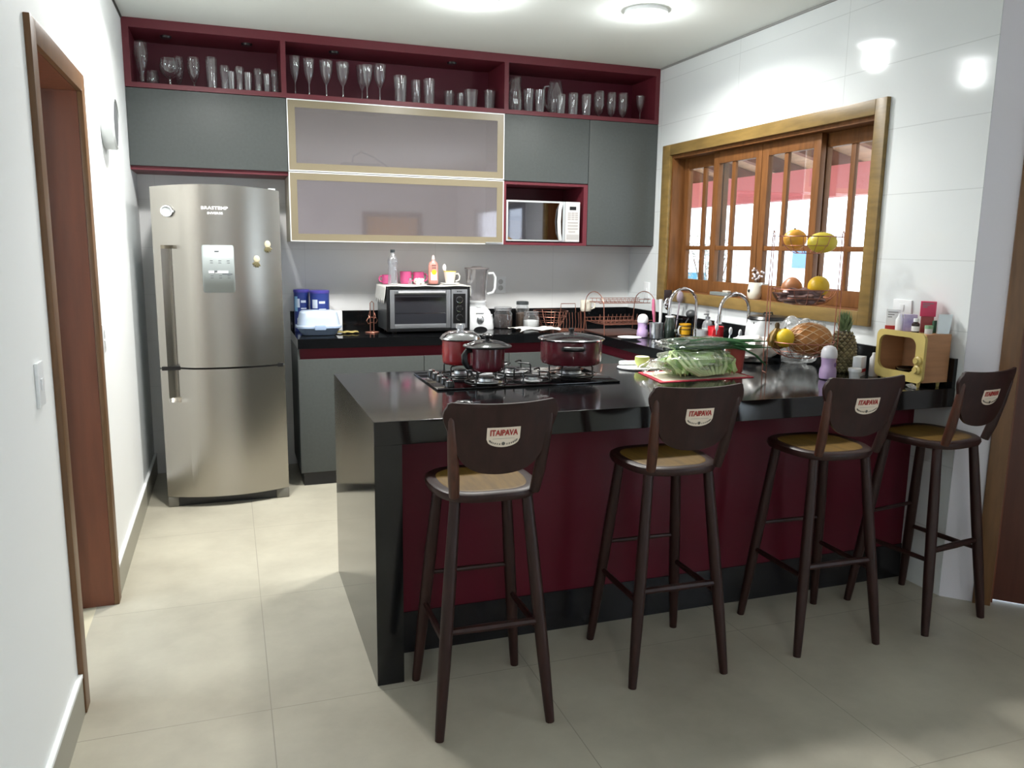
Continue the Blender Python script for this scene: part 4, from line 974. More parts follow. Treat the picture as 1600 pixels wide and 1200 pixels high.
m_net = mat('pale_net', rgb(226, 196, 160), .6)
c = fs + ux * .03
t = thing('melon', 'orange brown melon in a pale net in the bottom fruit basket', 'melon', (c.x, c.y, c.z + .165), -.34)
b = MB(); b.ball((.01, 0, 0), (.105, .078, .078), 36, 20, lump(2, .02, 1)); part('rind', b, mat('melon_rind', rgb(176, 116, 56), .5, noise=.25, nscale=14), t)
b = MB()
for s in (-1, 1):
    for k in range(12):
        pts = []
        for j in range(13):
            a = 2 * PI * k / 12 + s * j * .16; th = .35 + 2.4 * j / 12; pts.append((.01 + .107 * math.cos(th), .08 * math.sin(th) * math.cos(a), .08 * math.sin(th) * math.sin(a)))
        b.tube(pts, .0016, 4)
part('net', b, m_net, t)
fruit('lemon', 'bright yellow fruit beside the netted melon in the bottom basket', 'fruit', -.09, -.03, .172, (.046, .046, .046), mat('lemon_skin', rgb(226, 190, 40), .4, sss=.1), None, 0, True)
c = fs + ux * -.125 + uy * -.02
t = thing('banana_bunch', 'small overripe bunch of bananas in the bottom fruit basket', 'bananas', (c.x, c.y, c.z + .145))
for k in range(5):
    a = k * 1.15 - 1.2; b = MB(); d_ = Vector((math.cos(a), math.sin(a), 0))
    b.tube([Vector((0, 0, .078)), d_ * .010 + Vector((0, 0, .06)), d_ * .028 + Vector((0, 0, .035)), d_ * .036 + Vector((0, 0, .01)), d_ * .030 + Vector((0, 0, -.015))], [.005, .009, .0125, .011, .004], 8)
    part('banana', b, mat('overripe_banana', rgb(140, 108, 40), .5, noise=.6, nscale=30), t)
b = MB(); b.lathe([(0, .07), (.01, .07), (.012, .09), (.007, .1), (0, .1)], n=8); part('bunch_stem', b, mat('brown_stem', rgb(90, 70, 40), .8), t)
fruit('papaya', 'dark ripe fruit half hidden beside the bananas in the bottom basket', 'fruit', -.085, .075, .155, (.05, .05, .05), mat('dark_ripe_skin', rgb(120, 84, 36), .5, noise=.3, nscale=12), None, 0, True)

# pineapple
p = Vector((2.826, 3.135, Z)); t = thing('pineapple', 'whole pineapple standing on the worktop under the window corner', 'pineapple', tuple(p))
def pr(z): u = z / .2; return .066 * (max(0, 1 - (2 * u - .9) ** 2 * .62)) ** .5 if u <= 1 else 0
b = MB(); b.lathe([(0, .001)] + [(pr(.2 * k / 14) * .93, .2 * k / 14 + .001) for k in range(15)] + [(0, .202)], n=24); part('fruit_body', b, mat('pineapple_gap', rgb(66, 58, 40), .7), t)
b = MB()
for j in range(13):
    z = .012 + j * .0148; r_ = pr(z); n_ = 13
    for i in range(n_):
        a = 2 * PI * (i + (j % 2) * .5) / n_; u = Vector((math.cos(a), math.sin(a), 0)); s_ = Vector((-u.y, u.x, 0)); c = u * r_ * .92 + Vector((0, 0, z)); w_ = PI * r_ / n_ * .93; h_ = .0128
        q = [c - s_ * w_, c + Vector((0, 0, -h_)), c + s_ * w_, c + Vector((0, 0, h_))]; tp = c + u * .009 + Vector((0, 0, .002))
        vs = [b.bm.verts.new(k) for k in q]; tv = b.bm.verts.new(tp)
        for k in range(4): b.bm.faces.new((vs[k], vs[(k + 1) % 4], tv))
part('eyes', b, mat('pineapple_skin', rgb(128, 118, 84), .55, noise=.3, nscale=40), t, smooth=0)
b = MB()
for k in range(30):
    a = k * 2.4; q = k / 30; L_ = .035 + .035 * (1 - abs(q - .6)); r0 = .024 * (1 - q * .7); u = Vector((math.cos(a), math.sin(a), 0)); s_ = Vector((-u.y, u.x, 0))
    z0 = .196 + q * .05; mid = u * (r0 + .012) + Vector((0, 0, z0 + L_ * .5)); end = u * (r0 + .010 + .014 * (1 - q)) + Vector((0, 0, z0 + L_)); b0 = u * r0 + Vector((0, 0, z0))
    vs = [b.bm.verts.new(x) for x in (b0 - s_ * .009, b0 + s_ * .009, mid + s_ * .007, end, mid - s_ * .007)]; b.bm.faces.new(vs)
solid(part('crown', b, mat('pineapple_leaf', rgb(104, 124, 84), .5, noise=.2, nscale=20), t, smooth=0), .0015)

# baby bottle on the peninsula
def baby_bottle(label, loc, tint):
    t = thing('baby_bottle', label, 'baby bottle', loc, 0, 'lilac baby bottles')
    b = MB(); b.lathe([(0, 0), (.03, 0), (.036, .004), (.0385, .02), (.037, .045), (.031, .062), (.0315, .085), (.034, .1), (.034, .102)], n=28); part('bottle_body', b, mat('lilac_plastic', rgb(186, 160, 200), .3, sss=.2), t)
    b = MB(); b.lathe([(.0352, .1), (.0362, .103), (.0362, .118), (.034, .134), (.026, .149), (.012, .156), (0, .157)], n=28); part('cap', b, mat('milky_cap', rgb(226, 224, 230), .3, sss=.2), t)
    b = MB(); b.prism([(.009 * math.cos(k * PI / 8), .07 + .011 * math.sin(k * PI / 8)) for k in range(16)], 'y', -.0335, -.0315); b.xf(Matrix.Rotation(.45, 4, 'Z')); part('printed_mark', b, mat('violet_print', rgb(128, 92, 160), .4), t)
    return t
baby_bottle('lilac baby bottle with white cap on the peninsula in front of the pineapple', (2.602, 2.968, Z), 0)
# small white lidded pot, white box, dark tray under them
t = thing('white_pot', 'small white plastic pot with lid beside the baby bottle', 'pot', (2.70, 2.905, Z)); b = MB(); b.lathe([(0, 0), (.021, 0), (.0265, .042), (0, .042)], n=24); part('pot_body', b, mat('frosted_plastic', rgb(206, 208, 208), .4, sss=.2), t)
b = MB(); b.lathe([(0, .0422), (.0295, .0422), (.0295, .055), (.027, .057), (0, .057)], n=24); part('lid', b, m_whitep, t)
t = thing('medicine_box', 'white box with red stripe standing left of the retro television box', 'box', (2.83, 3.02, Z), .5)
b = MB(); b.box(-.035, -.02, 0, .035, .02, .092, .001); part('carton', b, m_whitep, t)
b = MB(); b.box(-.0352, -.0205, .018, .0352, -.0201, .034); part('red_stripe', b, mat('box_red', rgb(176, 40, 40), .5), t)
b = MB(); b.lathe([(0, 0), (.02, 0), (.021, .004), (.021, .085), (.012, .1), (.011, .112), (0, .112)], n=20)
one('white_bottle', b, m_whitep, 'white plastic bottle half hidden behind the left edge of the television box', 'bottle', (2.885, 2.985, Z))
b = MB(); b.prism(rrect(-.11, -.07, .11, .07, .02), 'z', 0, .006); one('black_tray', b, m_blackg, 'flat black tray on the peninsula behind the third stool, before the small white pot', 'tray', (2.62, 2.80, Z), None, .1)
# retro television box
TX0, TX1, TY0, TY1, TZ0, TZ1 = 2.815, 2.966, 2.640, 2.905, Z + .024, 1.19
t = thing('television_box', 'cream and wood box shaped like a retro television on the worktop end', 'storage box', (2.9, 2.77, Z))
m_cream = mat('cream_lacquer', rgb(206, 184, 112), .35); m_plain = mat('tan_wood_board', rgb(178, 130, 92), .45, noise=.12, nscale=4, stretch=(1, 4, 10)); m_inner = mat('brown_inner_board', rgb(92, 62, 44), .5, noise=.12, nscale=4)
b = MB()
for q in ((TX0 + .012, TY0, TZ0, TX1, TY0 + .012, TZ1), (TX0 + .012, TY1 - .012, TZ0, TX1, TY1, TZ1), (TX0 + .012, TY0 + .012, TZ0, TX1, TY1 - .012, TZ0 + .012), (TX0 + .012, TY0 + .012, TZ1 - .012, TX1, TY1 - .012, TZ1), (TX1 - .006, TY0 + .012, TZ0 + .012, TX1, TY1 - .012, TZ1 - .012)): b.box(*q)
part('wood_case', b, m_plain, t, w=True)
b = MB(); bm = b.bm                                               # front panel with a rounded screen opening
oo = rrect(TY0 - .004, TZ0 - .004, TY1 + .004, TZ1 + .004, .03, 8); ii = rrect(TY0 + .042, TZ0 + .036, TY1 - .012, TZ1 - .02, .038, 8)
L4 = [[bm.verts.new((x, u, w_)) for u, w_ in o] for x, o in ((TX0, oo), (TX0, ii), (TX0 + .014, ii), (TX0 + .014, oo))]; n = len(oo)
for a_, c_ in ((0, 1), (1, 2), (2, 3), (3, 0)):
    for i in range(n): bm.faces.new((L4[a_][i], L4[a_][(i + 1) % n], L4[c_][(i + 1) % n], L4[c_][i]))
part('front_panel', b, m_cream, t, w=True)
for z in (1.035, 1.075):
    b = MB(); b.lathe([(0, 0), (.02, 0), (.02, .01), (.013, .014), (.012, .022), (0, .022)], n=20); b.xf(Matrix.Translation((TX0 - .0002, TY0 + .02, z)) @ Matrix.Rotation(-PI / 2, 4, 'Y')); part('knob', b, m_cream, t, w=True)
for x in (TX0 + .02, TX1 - .02):
    for y in (TY0 + .03, TY1 - .03): b = MB(); b.tube([(x, y, Z), (x, y, TZ0 + .001)], [.006, .009], 8); part('foot', b, m_cream, t, w=True)
b = MB(); b.lathe([(0, 0), (.03, 0), (.062, .02), (.066, .034), (.06, .034), (.03, .008), (0, .006)], n=28); one('dark_bowl', b, m_blackg, 'dark glossy bowl inside the retro television box', 'bowl', (2.895, 2.775, TZ0 + .0125))
b = MB(); b.tube([(2.80, 2.70, Z + .008), (2.79, 2.66, Z + .01), (2.78, 2.63, Z + .007)], [.004, .012, .006], 6); one('clear_wrapper', b, m_bag2, 'scrap of clear wrapper under the foot of the television box', 'wrapper', smooth=1.)
# things on top of the television box
ZT = TZ1 + .0002
def carton(name, label, x, y, z, w, d, h, m, rz, stripe=None, lines=0):
    t = thing(name, label, 'box', (x, y, z), rz); b = MB(); b.box(-w / 2, -d / 2, 0, w / 2, d / 2, h, .001); part('carton', b, m, t)
    if stripe: b = MB(); b.box(-w / 2 - .0004, -d / 2 - .0004, 0.0005, w / 2 + .0004, d / 2 + .0004, stripe[0]); part('stripe', b, stripe[1], t)
    if lines:
        b = MB()
        for k in range(lines): b.box(-w * .38, -d / 2 - .0006, h * (.84 - .12 * k), -w * .38 + w * (.7, .45, .3, .5)[k % 4], -d / 2 - .0001, h * (.84 - .12 * k) + .004)
        part('print', b, mat('carton_print', rgb(130, 130, 132), .6), t)
    return t
carton('medicine_box', 'white and red carton on the left corner of the television box', 2.875, 2.885, ZT, .06, .036, .092, m_whitep, -.75, (.018, MATS['box_red']), 3)
b = MB(); b.lathe([(0, 0), (.0165, 0), (.017, .003), (.017, .05), (.009, .062), (.008, .075), (0, .075)], n=18); one('dropper_bottle', b, m_whitep, 'slim white bottle between the white carton and the blue carton', 'bottle', (2.862, 2.832, ZT))
carton('tissue_pack', 'lilac and blue printed pack in the middle of the television box top', 2.885, 2.795, ZT, .055, .03, .075, mat('lilac_print', rgb(150, 140, 190), .4, noise=.6, nscale=30, col2=rgb(200, 190, 215)), -.75)
t = carton('pink_carton', 'upright dark red carton at the back of the television box top', 2.93, 2.745, ZT, .05, .045, .07, mat('dark_red_carton', rgb(150, 60, 60), .45), -.75)
carton('pink_box', 'bright pink box stacked on the dark red carton', 2.93, 2.745, ZT + .0704, .062, .05, .066, mat('pink_box', rgb(206, 56, 96), .4), -.78, None, 3)
t = thing('medicine_bottle', 'small brown bottle with white cap and label on the television box', 'bottle', (2.862, 2.74, ZT)); b = MB(); b.lathe([(0, 0), (.0155, 0), (.016, .003), (.016, .038), (.009, .045), (.009, .047)], n=18); part('bottle_body', b, mat('brown_glass', rgb(46, 34, 34), .15), t)
b = MB(); b.lathe([(.0162, .006), (.0165, .006), (.0165, .028), (.0162, .028)], n=18); part('paper_label', b, m_whitep, t); b = MB(); b.lathe([(0, .0472), (.011, .0472), (.0105, .062), (0, .062)], n=18); part('cap', b, m_whitep, t)
t = thing('ointment_jar', 'small clear jar with pale green lid at the front corner of the television box', 'jar', (2.875, 2.68, ZT)); b = MB(); b.lathe([(0, 0), (.015, 0), (.016, .003), (.016, .022), (0, .022)], n=18); part('jar_body', b, mat('frosted_plastic', rgb(206, 208, 208), .4), t); b = MB(); b.lathe([(0, .0222), (.017, .0222), (.017, .036), (0, .036)], n=18); part('lid', b, mat('sage_lid', rgb(126, 164, 128), .4), t)
b = MB(); b.box(-.012, -.006, 0, .012, .006, .055, .003); one('green_pack', b, mat('dark_green_pack', rgb(50, 92, 70), .4), 'dark green narrow pack behind the small lidded jar', 'pack', (2.93, 2.70, ZT))
b = MB(); b.prism([(-.03, 0), (.024, 0), (.034, .085), (-.03, .085)], 'y', -.004, .004); one('foil_pouch', b, mat('silver_foil', rgb(196, 202, 200), .3, metal=.6, bump=.3, bscale=30), 'silver foil pouch leaning on the back corner of the television box', 'pouch', (2.94, 2.662, ZT), None, -.3)
# ------------------------------------------------------------ sink side worktop
t = None
def faucet(label, y, h, reach, sl=-1):
    t = thing('sink_tap', label, 'tap', (2.885, y, Z), 0, 'chrome taps under the window')
    b = MB(); b.lathe([(0, 0), (.026, 0), (.026, .006), (.018, .012), (.017, .07), (.012, .075), (0, .075)], n=24); part('tap_base', b, m_chrome, t)
    R_ = reach / 2; b = MB(); b.tube([(0, 0, .07)] + [(0, 0, h - R_)] + [(-R_ + R_ * math.cos(a), 0, h - R_ + R_ * math.sin(a)) for a in [PI * k / 14 for k in range(1, 15)]] + [(-reach, 0, h - R_ - .03)], .0105, 12); part('spout', b, m_chrome, t)
    b = MB(); b.tube([(-reach, 0, h - R_ - .028), (-reach, 0, h - R_ - .075)], .0135, 12); part('nozzle', b, m_chrome, t)
    b = MB(); b.tube([(0, 0, .045), (0, .035 * sl, .05), (0, .075 * sl, .062)], [.009, .008, .006], 8); part('lever', b, m_chrome, t)
faucet('chrome swan neck tap nearer the back wall', 4.55, .335, .2)
faucet('chrome swan neck tap nearer the fruit stand', 3.985, .335, .2, 1)
# dish rack
t = thing('dish_rack', 'two tier copper wire dish rack in the worktop corner', 'dish rack', (2.575, 5.04, Z))
RXa, RXb, RYa, RYb = -.195, .195, -.17, .17
for x in (RXa, RXb):
    b = MB(); b.tube([(x, RYa, .003), (x, RYa + .02, .2)] + [(x, .15 * math.cos(a), .20 + .09 * math.sin(a)) for a in [PI - PI * k / 10 for k in range(1, 10)]] + [(x, RYb - .02, .2), (x, RYb, .003)], .003, 6); part('end_frame', b, m_copper, t)
for z, w_ in ((.075, 1.), (.215, .55)):
    b = MB(); y0, y1 = RYa * w_ + .012, RYb * w_ - .012
    for y in (y0, y1): b.tube([(RXa, y, z), (RXb, y, z)], .0028, 6); b.tube([(RXa, y, z + .025), (RXb, y, z + .025)], .0022, 6)
    for k in range(12):
        x = RXa + .02 + k * .032; b.tube([(x, y0, z + .025), (x, y0 + .01, z), (x, 0, z - .004), (x, y1 - .01, z), (x, y1, z + .025)], .0018, 5)
        if w_ == 1.: b.tube([(x, -.03, z - .003), (x + .012, -.028, z + .06), (x + .024, -.03, z - .003)], .0016, 5)
    part('tier', b, m_copper, t)
b = MB(); b.box(RXa + .01, RYa - .02, 0.0, RXb - .01, RYb + .02, .012, .004); part('drip_tray', b, mat('brown_tray', rgb(70, 46, 40), .4), t)
p = at(968, 532, z=Z); b = MB(); b.lathe([(0, 0), (.045, 0), (.07, .01), (.078, .016), (.07, .014), (.04, .004), (0, .004)], n=32); one('white_plate', b, m_whitep, 'small white plate lying in front of the dish rack', 'plate', (2.46, 4.66, Z))
# cup stand with a hanging white mug
t = thing('cup_stand', 'copper wire cup stand between the wire basket and the dish rack', 'cup stand', (2.315, 5.31, Z))
b = MB(); b.tube([(-.11, -.05, .003), (-.11, .05, .003), (.11, .05, .003), (.11, -.05, .003)], .003, 6, True)
for x in (-.11, .11): b.tube([(x, -.05, .003), (x * .9, -.04, .13), (x * .9, .04, .13), (x, .05, .003)], .003, 6)
part('stand_frame', b, m_copper, t)
b = MB(); b.tube([(-.075, 0, .125), (-.07, 0, .19), (.04, 0, .19), (.045, 0, .125)], .003, 6); part('carry_handle', b, m_copper, t)
for k in range(9): b = MB(); x = -.095 + k * .0235; b.tube([(x, -.042, .13), (x + .004, -.048, .06), (x, -.05, .003)], .0018, 5); part('wire', b, m_copper, t)
def mug(name, label, loc, r, h, m, rz=0., hm=None, inner=None, tilt=None, cat='mug', prm=None):
    t = thing(name, label, cat, loc, rz); b = MB()
    b.lathe(prm or [(0, 0), (.86 * r, 0), (.92 * r, .003), (r, .25 * h), (r, h), (r - .004, h), (r - .005, .008), (0, .006)], n=28)
    h2 = MB(); h2.tube([(r * .94, 0, .82 * h), (r * 1.35, 0, .84 * h), (r * 1.62, 0, .62 * h), (r * 1.5, 0, .32 * h), (r * .95, 0, .2 * h)], .0055, 8)
    if tilt: b.xf(tilt); h2.xf(tilt)
    part('mug_body', b, m, t); part('handle', h2, hm or m, t); return t
m_mugw = mat('cream_ceramic', rgb(222, 216, 202), .3)
mug('white_mug', 'cream mug hanging on the copper cup stand', (2.405, 5.235, Z + .14), .04, .078, m_mugw, -.3)
b = MB(); b.lathe([(0, .0), (.05, .0), (.055, .003), (.05, .006), (0, .006)], n=24)
# utensil holder with ladle and spatulas
t = thing('utensil_holder', 'dark wire utensil holder by the first tap', 'utensil holder', (2.87, 4.80, Z)); b = MB()
for z in (.003, .06, .115): b.tube(arc((0, 0, z), .055, 0, 2 * PI, 24, (1, 0, 0), (0, 1, 0))[:-1], .003, 6, True)
for k in range(12): a = 2 * PI * k / 12; b.tube([(.055 * math.cos(a), .055 * math.sin(a), .003), (.055 * math.cos(a), .055 * math.sin(a), .115)], .002, 5)
part('wire_cage', b, m_castiron, t); b = MB(); b.lathe([(0, 0), (.056, 0), (.056, .004), (0, .004)], n=24); part('base_plate', b, m_castiron, t)
def utensil(label, name, dx, dy, lx, ly, L_, m, head):
    t = thing(name, label, 'utensil', (2.87 + dx, 4.80 + dy, Z + .006), 0, 'kitchen tools in the utensil holder'); e = Vector((lx, ly, L_)); b = MB(); b.tube([(0, 0, 0), e * .5, e], [.004, .005, .006], 8); part('shaft', b, m, t)
    b = MB()
    if head == 'spoon': b.ball(tuple(e + Vector((lx * .1, ly * .1, .035))), (.028, .012, .042), 16, 10)
    elif head == 'flat': b.box(e.x - .03, e.y - .003, e.z - .005, e.x + .03, e.y + .003, e.z + .085, .002)
    elif head == 'ladle': b.ball(tuple(e + Vector((0, 0, .01))), (.036, .036, .03), 18, 10)
    part('head', b, m, t)
utensil('black spatula upright in the utensil holder', 'spatula', -.015, .015, -.02, .02, .22, mat('dark_nylon', rgb(44, 34, 36), .4), 'flat')
utensil('lilac grey serving spoon in the utensil holder', 'serving_spoon', .02, .01, .03, .01, .22, mat('lilac_nylon', rgb(150, 140, 152), .4), 'spoon')
utensil('steel whisk shaped spoon leaning left in the utensil holder', 'steel_spoon', -.02, -.015, -.05, -.02, .18, m_chrome, 'spoon')
utensil('dark grey ladle leaning right in the utensil holder', 'ladle', .018, -.018, .085, -.03, .135, mat('grey_nylon', rgb(70, 72, 74), .35), 'ladle')
utensil('pale grey slotted turner leaning far right in the utensil holder', 'turner', .025, .0, .13, -.05, .11, mat('pale_grey_nylon', rgb(168, 172, 172), .4), 'spoon')
# brushes and bottles
t = thing('bottle_brush', 'pink handled bottle brush standing by the dish rack', 'brush', (2.735, 4.815, Z)); b = MB(); b.tube([(0, 0, .02), (-.01, 0, .1), (-.02, 0, .19), (-.022, 0, .25)], [.006, .007, .011, .009], 10); part('handle', b, mat('pink_plastic', rgb(206, 112, 146), .35), t); b = MB(); b.lathe([(0, 0), (.02, 0), (.022, .02), (.012, .04), (0, .045)], n=16); part('bristles', b, m_whitep, t)
b = MB(); b.tube([(0, 0, 0), (.004, 0, .12), (.0, 0, .24)], [.008, .011, .013], 10); one('dish_brush', b, m_whitep, 'white brush handle standing next to the pink bottle brush', 'brush', (2.835, 4.93, Z + .001))
baby_bottle('lilac baby bottle with clear cap standing by the dish rack', (2.60, 4.745, Z), 0)
b = MB(); b.lathe([(0, 0), (.036, 0), (.04, .004), (.046, .105), (.043, .105), (.037, .006), (0, .006)], n=28); one('steel_tumbler', b, m_alu, 'dull aluminium tumbler in front of the lilac bottle by the dish rack', 'tumbler', (2.655, 4.66, Z))
t = thing('glass_jar', 'dark green glass jar with white rim between tumbler and yellow mug', 'jar', (2.75, 4.645, Z)); b = MB(); b.lathe([(0, 0), (.04, 0), (.043, .004), (.044, .06), (.038, .1), (.028, .135), (.028, .14)], n=28); part('jar_body', b, mat('dark_green_glass', rgb(44, 54, 48), .1, coat=.5), t)
b = MB(); b.lathe([(0, .1402), (.032, .1402), (.033, .15), (.0, .152)], n=28); part('lid', b, m_whitep, t)
b = MB(); b.prism([(-.012, .05), (.014, .05), (.014, .064), (-.012, .064)], 'y', -.0452, -.043); b.xf(Matrix.Rotation(.5, 4, 'Z')); part('paper_label', b, mat('pale_label', rgb(190, 200, 194), .5), t)
t = mug('yellow_mug', 'yellow mug with dark bands and white handle at the sink', (2.855, 4.63, Z), .04, .098, mat('yellow_enamel', rgb(220, 166, 36), .3), PI + .3, m_whitep)
b = MB()
for z in (.025, .062, .085): b.lathe([(.0402, z - .003), (.0408, z - .003), (.0408, z + .003), (.0402, z + .003)], n=28)
part('dark_band', b, mat('brown_band', rgb(60, 40, 30), .4), t)
b = MB(); rnd = random.Random(3)
for k in range(26):
    a = rnd.uniform(0, 6.28); r_ = rnd.uniform(0, .03); b.tube(arc((r_ * math.cos(a), r_ * math.sin(a), rnd.uniform(.014, .03)), rnd.uniform(.008, .013), 0, 2 * PI, 10, (math.cos(a), math.sin(a), 0), (rnd.uniform(-.5, .5), rnd.uniform(-.5, .5), .8))[:-1], .0014, 4, True)
one('steel_scourer', b, m_alu, 'curly steel scourer on the worktop edge left of the bagged lettuce', 'scourer', (2.45, 4.30, Z - .001))
t = thing('soap_bottle', 'clear pump bottle of liquid soap between the two taps', 'soap bottle', (2.93, 4.48, Z)); b = MB(); b.lathe([(0, 0), (.032, 0), (.034, .004), (.034, .1), (.026, .125), (.013, .135), (.012, .142)], n=24); part('bottle_body', b, clear('soap_bottle_plastic', (.86, .88, .92, 1), .12, .3), t)
b = MB(); b.lathe([(0, .1422), (.015, .1422), (.015, .156), (.005, .158), (.005, .172), (0, .172)], n=16); b.box(-.03, -.005, .168, .006, .005, .176, .002); part('pump', b, mat('grey_plastic', rgb(110, 112, 116), .4), t)
b = MB(); b.lathe([(.0345, .03), (.0349, .03), (.0349, .085), (.0345, .085)], n=24); part('paper_label', b, mat('pale_label', rgb(190, 200, 194), .5), t)
b = MB(); b.lathe([(0, 0), (.04, 0), (.041, .003), (.041, .1), (.038, .1), (.037, .004), (0, .004)], n=28); one('grey_cup', b, mat('grey_ceramic', rgb(156, 160, 162), .35), 'plain grey cup left of the red mug at the sink', 'cup', (2.74, 4.235, Z))
t = mug('red_mug', 'bright red mug at the sink holding pale plastic cutlery', (2.80, 4.19, Z), .048, .124, mat('bright_red', rgb(196, 30, 40), .3), -2.4)
t = thing('cutlery_bowl', 'pale blue bowl in front of the second tap', 'bowl', (2.80, 4.05, Z)); b = MB(); b.lathe([(0, 0), (.035, 0), (.04, .004), (.056, .045), (.053, .045), (.036, .006), (0, .006)], n=28); part('bowl_body', b, mat('pale_blue_plastic', rgb(150, 172, 190), .35), t)
def spoon(label, x, y, z, lx, ly, L_):
    t = thing('white_spoon', label, 'spoon', (x, y, z), 0, 'white plastic spoons at the sink'); e = Vector((lx, ly, L_)); b = MB(); b.tube([(0, 0, 0), e], [.003, .004], 6); part('stem', b, m_whitep, t)
    b = MB(); b.ball(tuple(e * 1.18), (.013, .006, .024), 12, 8); part('spoon_bowl', b, m_whitep, t)
spoon('white plastic spoon leaning in the red mug towards the viewer', 2.80, 4.185, Z + .008, -.03, -.05, .10)
spoon('white plastic spoon upright in the pale blue bowl', 2.80, 4.06, Z + .008, .012, -.005, .085)
spoon('white plastic spoon leaning right in the pale blue bowl', 2.81, 4.05, Z + .008, .045, -.02, .075)
spoon('white plastic spoon in the middle of the red mug', 2.79, 4.195, Z + .008, .0, -.02, .12)

# ------------------------------------------------------------ window sill
ZS_ = WZ0 + .0083
t = thing('soap_dish', 'grey box with a pale bar of soap on the window sill', 'soap dish', (3.025, 4.455, ZS_)); b = MB(); b.box(-.03, -.13, 0, .02, .12, .022, .003); part('dish', b, mat('slate_plastic', rgb(116, 124, 124), .4), t); b = MB(); b.box(-.016, -.06, .0222, .014, .0, .034, .005); part('soap', b, mat('pale_soap', rgb(200, 190, 178), .5), t)
t = thing('planter_mug', 'white animal shaped mug holding dry flower twigs on the sill', 'mug', (3.025, 4.13, ZS_), -.5); b = MB(); b.lathe([(0, 0), (.036, 0), (.044, .015), (.048, .04), (.043, .075), (.04, .1), (.037, .1), (.04, .07), (.04, .02), (0, .006)], n=28); part('mug_body', b, m_mugw, t)
b = MB(); b.tube([(.04, 0, .085), (.075, 0, .09), (.085, 0, .06), (.07, 0, .035), (.045, 0, .03)], .006, 8); part('handle', b, m_mugw, t)
b = MB(); b.ball((-.04, -.026, .05), (.008, .008, .01), 10, 8); part('eye', b, m_black, t)
tw = thing('dry_twigs', 'dry flower twigs standing in the white mug on the sill', 'twigs', (3.025, 4.13, ZS_ + .012)); rnd = random.Random(9); b = MB(); f2 = MB()
for k in range(8):
    e = Vector((rnd.uniform(-.01, .02), rnd.uniform(-.05, .06), rnd.uniform(.13, .2))); b.tube([(0, 0, 0), e * .5 + Vector((0, rnd.uniform(-.012, .012), 0)), e], [.0015, .0013, .001], 5)
    for j in range(3): q = e * rnd.uniform(.75, 1.05); f2.ball((q.x + rnd.uniform(-.01, .01), q.y + rnd.uniform(-.015, .015), q.z), .007, 8, 6)
part('stems', b, mat('dry_stem', rgb(110, 92, 80), .8), tw); part('flowers', f2, mat('dry_flower', rgb(214, 204, 206), .7), tw)
b = MB(); b.lathe([(0, 0), (.03, 0), (.055, .02), (.072, .045), (.075, .052), (.068, .05), (.03, .008), (0, .006)], n=28, sx=.62); one('sill_bowl', b, mat('dark_brown_bowl', rgb(58, 44, 42), .4), 'dark brown oval bowl on the sill right of the white mug', 'bowl', (3.035, 3.885, ZS_))

# ------------------------------------------------------------ back worktop
# milk tins
m_tin = mat('blue_tin', rgb(40, 58, 128), .35); m_tin2 = mat('violet_tin_lid', rgb(74, 66, 150), .35)
def tin(label, x, y, r, h, z):
    t = thing('milk_tin', label, 'tin', (x, y, z), 0, 'blue milk powder tins'); b = MB(); b.lathe([(0, 0), (r, 0), (r + .001, .003), (r, .006), (r, h), (0, h)], n=32); part('tin_body', b, m_tin, t)
    b = MB(); b.lathe([(0, h + .0002), (r + .002, h + .0002), (r + .002, h + .016), (r - .003, h + .019), (0, h + .019)], n=32); part('lid', b, m_tin2, t)
    b = MB(); rr = r + .0006
    def patch(a0, a1, z0, z1, n_=5):
        for i in range(n_):
            p0, p1 = a0 + (a1 - a0) * i / n_, a0 + (a1 - a0) * (i + 1) / n_
            b.bm.faces.new([b.bm.verts.new((rr * math.cos(p_), rr * math.sin(p_), z_)) for p_, z_ in ((p0, z0), (p1, z0), (p1, z1), (p0, z1))])
    patch(-2.5, -1.9, h * .62, h * .84); patch(-1.75, -1.1, h * .74, h * .8); patch(-1.75, -1.0, h * .58, h * .61); patch(-2.3, -1.95, .02, h * .35)
    for k in range(4): patch(-1.7, -1.35, .03 + k * h * .1, .03 + k * h * .1 + .006); patch(-1.25, -.9, .03 + k * h * .1, .03 + k * h * .1 + .006)
    c2 = MB(); b, b0 = c2, b
    patch(-2.75, -2.2, h * .52, h * .9) if r < .06 else patch(-2.1, -1.95, .02, h * .3)
    part('printed_mark', c2, mat('cyan_print', rgb(130, 186, 226), .4), t); b = b0
    part('printed_panel', b, mat('white_print', rgb(206, 216, 232), .4), t)
tin('blue milk powder tin on the left, nearest the fridge', .462, 5.62, .052, .265, Z)
tin('blue milk powder tin on the right of the pair beside the fridge', .575, 5.555, .064, .262, Z)
# cake carrier
t = thing('cake_carrier', 'pale blue plastic cake carrier in front of the blue tins', 'cake carrier', (.545, 5.375, Z))
m_pb = mat('pale_blue_carrier', rgb(168, 188, 218), .3, sss=.1); 
def sq(k, z, b, n=40, e=.55):
    return [b.bm.verts.new((math.copysign(abs(math.cos(2 * PI * i / n)) ** e, math.cos(2 * PI * i / n)) * .142 * k, math.copysign(abs(math.sin(2 * PI * i / n)) ** e, math.sin(2 * PI * i / n)) * .11 * k, z)) for i in range(n)]
def loft(rs, b, cap0=True, cap1=True):
    for r0, r1 in zip(rs, rs[1:]):
        for i in range(len(r0)): b.bm.faces.new((r0[i], r0[(i + 1) % len(r0)], r1[(i + 1) % len(r0)], r1[i]))
    if cap0: b.bm.faces.new(rs[0][::-1])
    if cap1: b.bm.faces.new(rs[-1])
b = MB(); loft([sq(k, z, b) for k, z in ((.7, 0), (.78, .006), (.96, .045), (1.03, .05), (1.03, .056))], b); part('carrier_base', b, m_pb, t)
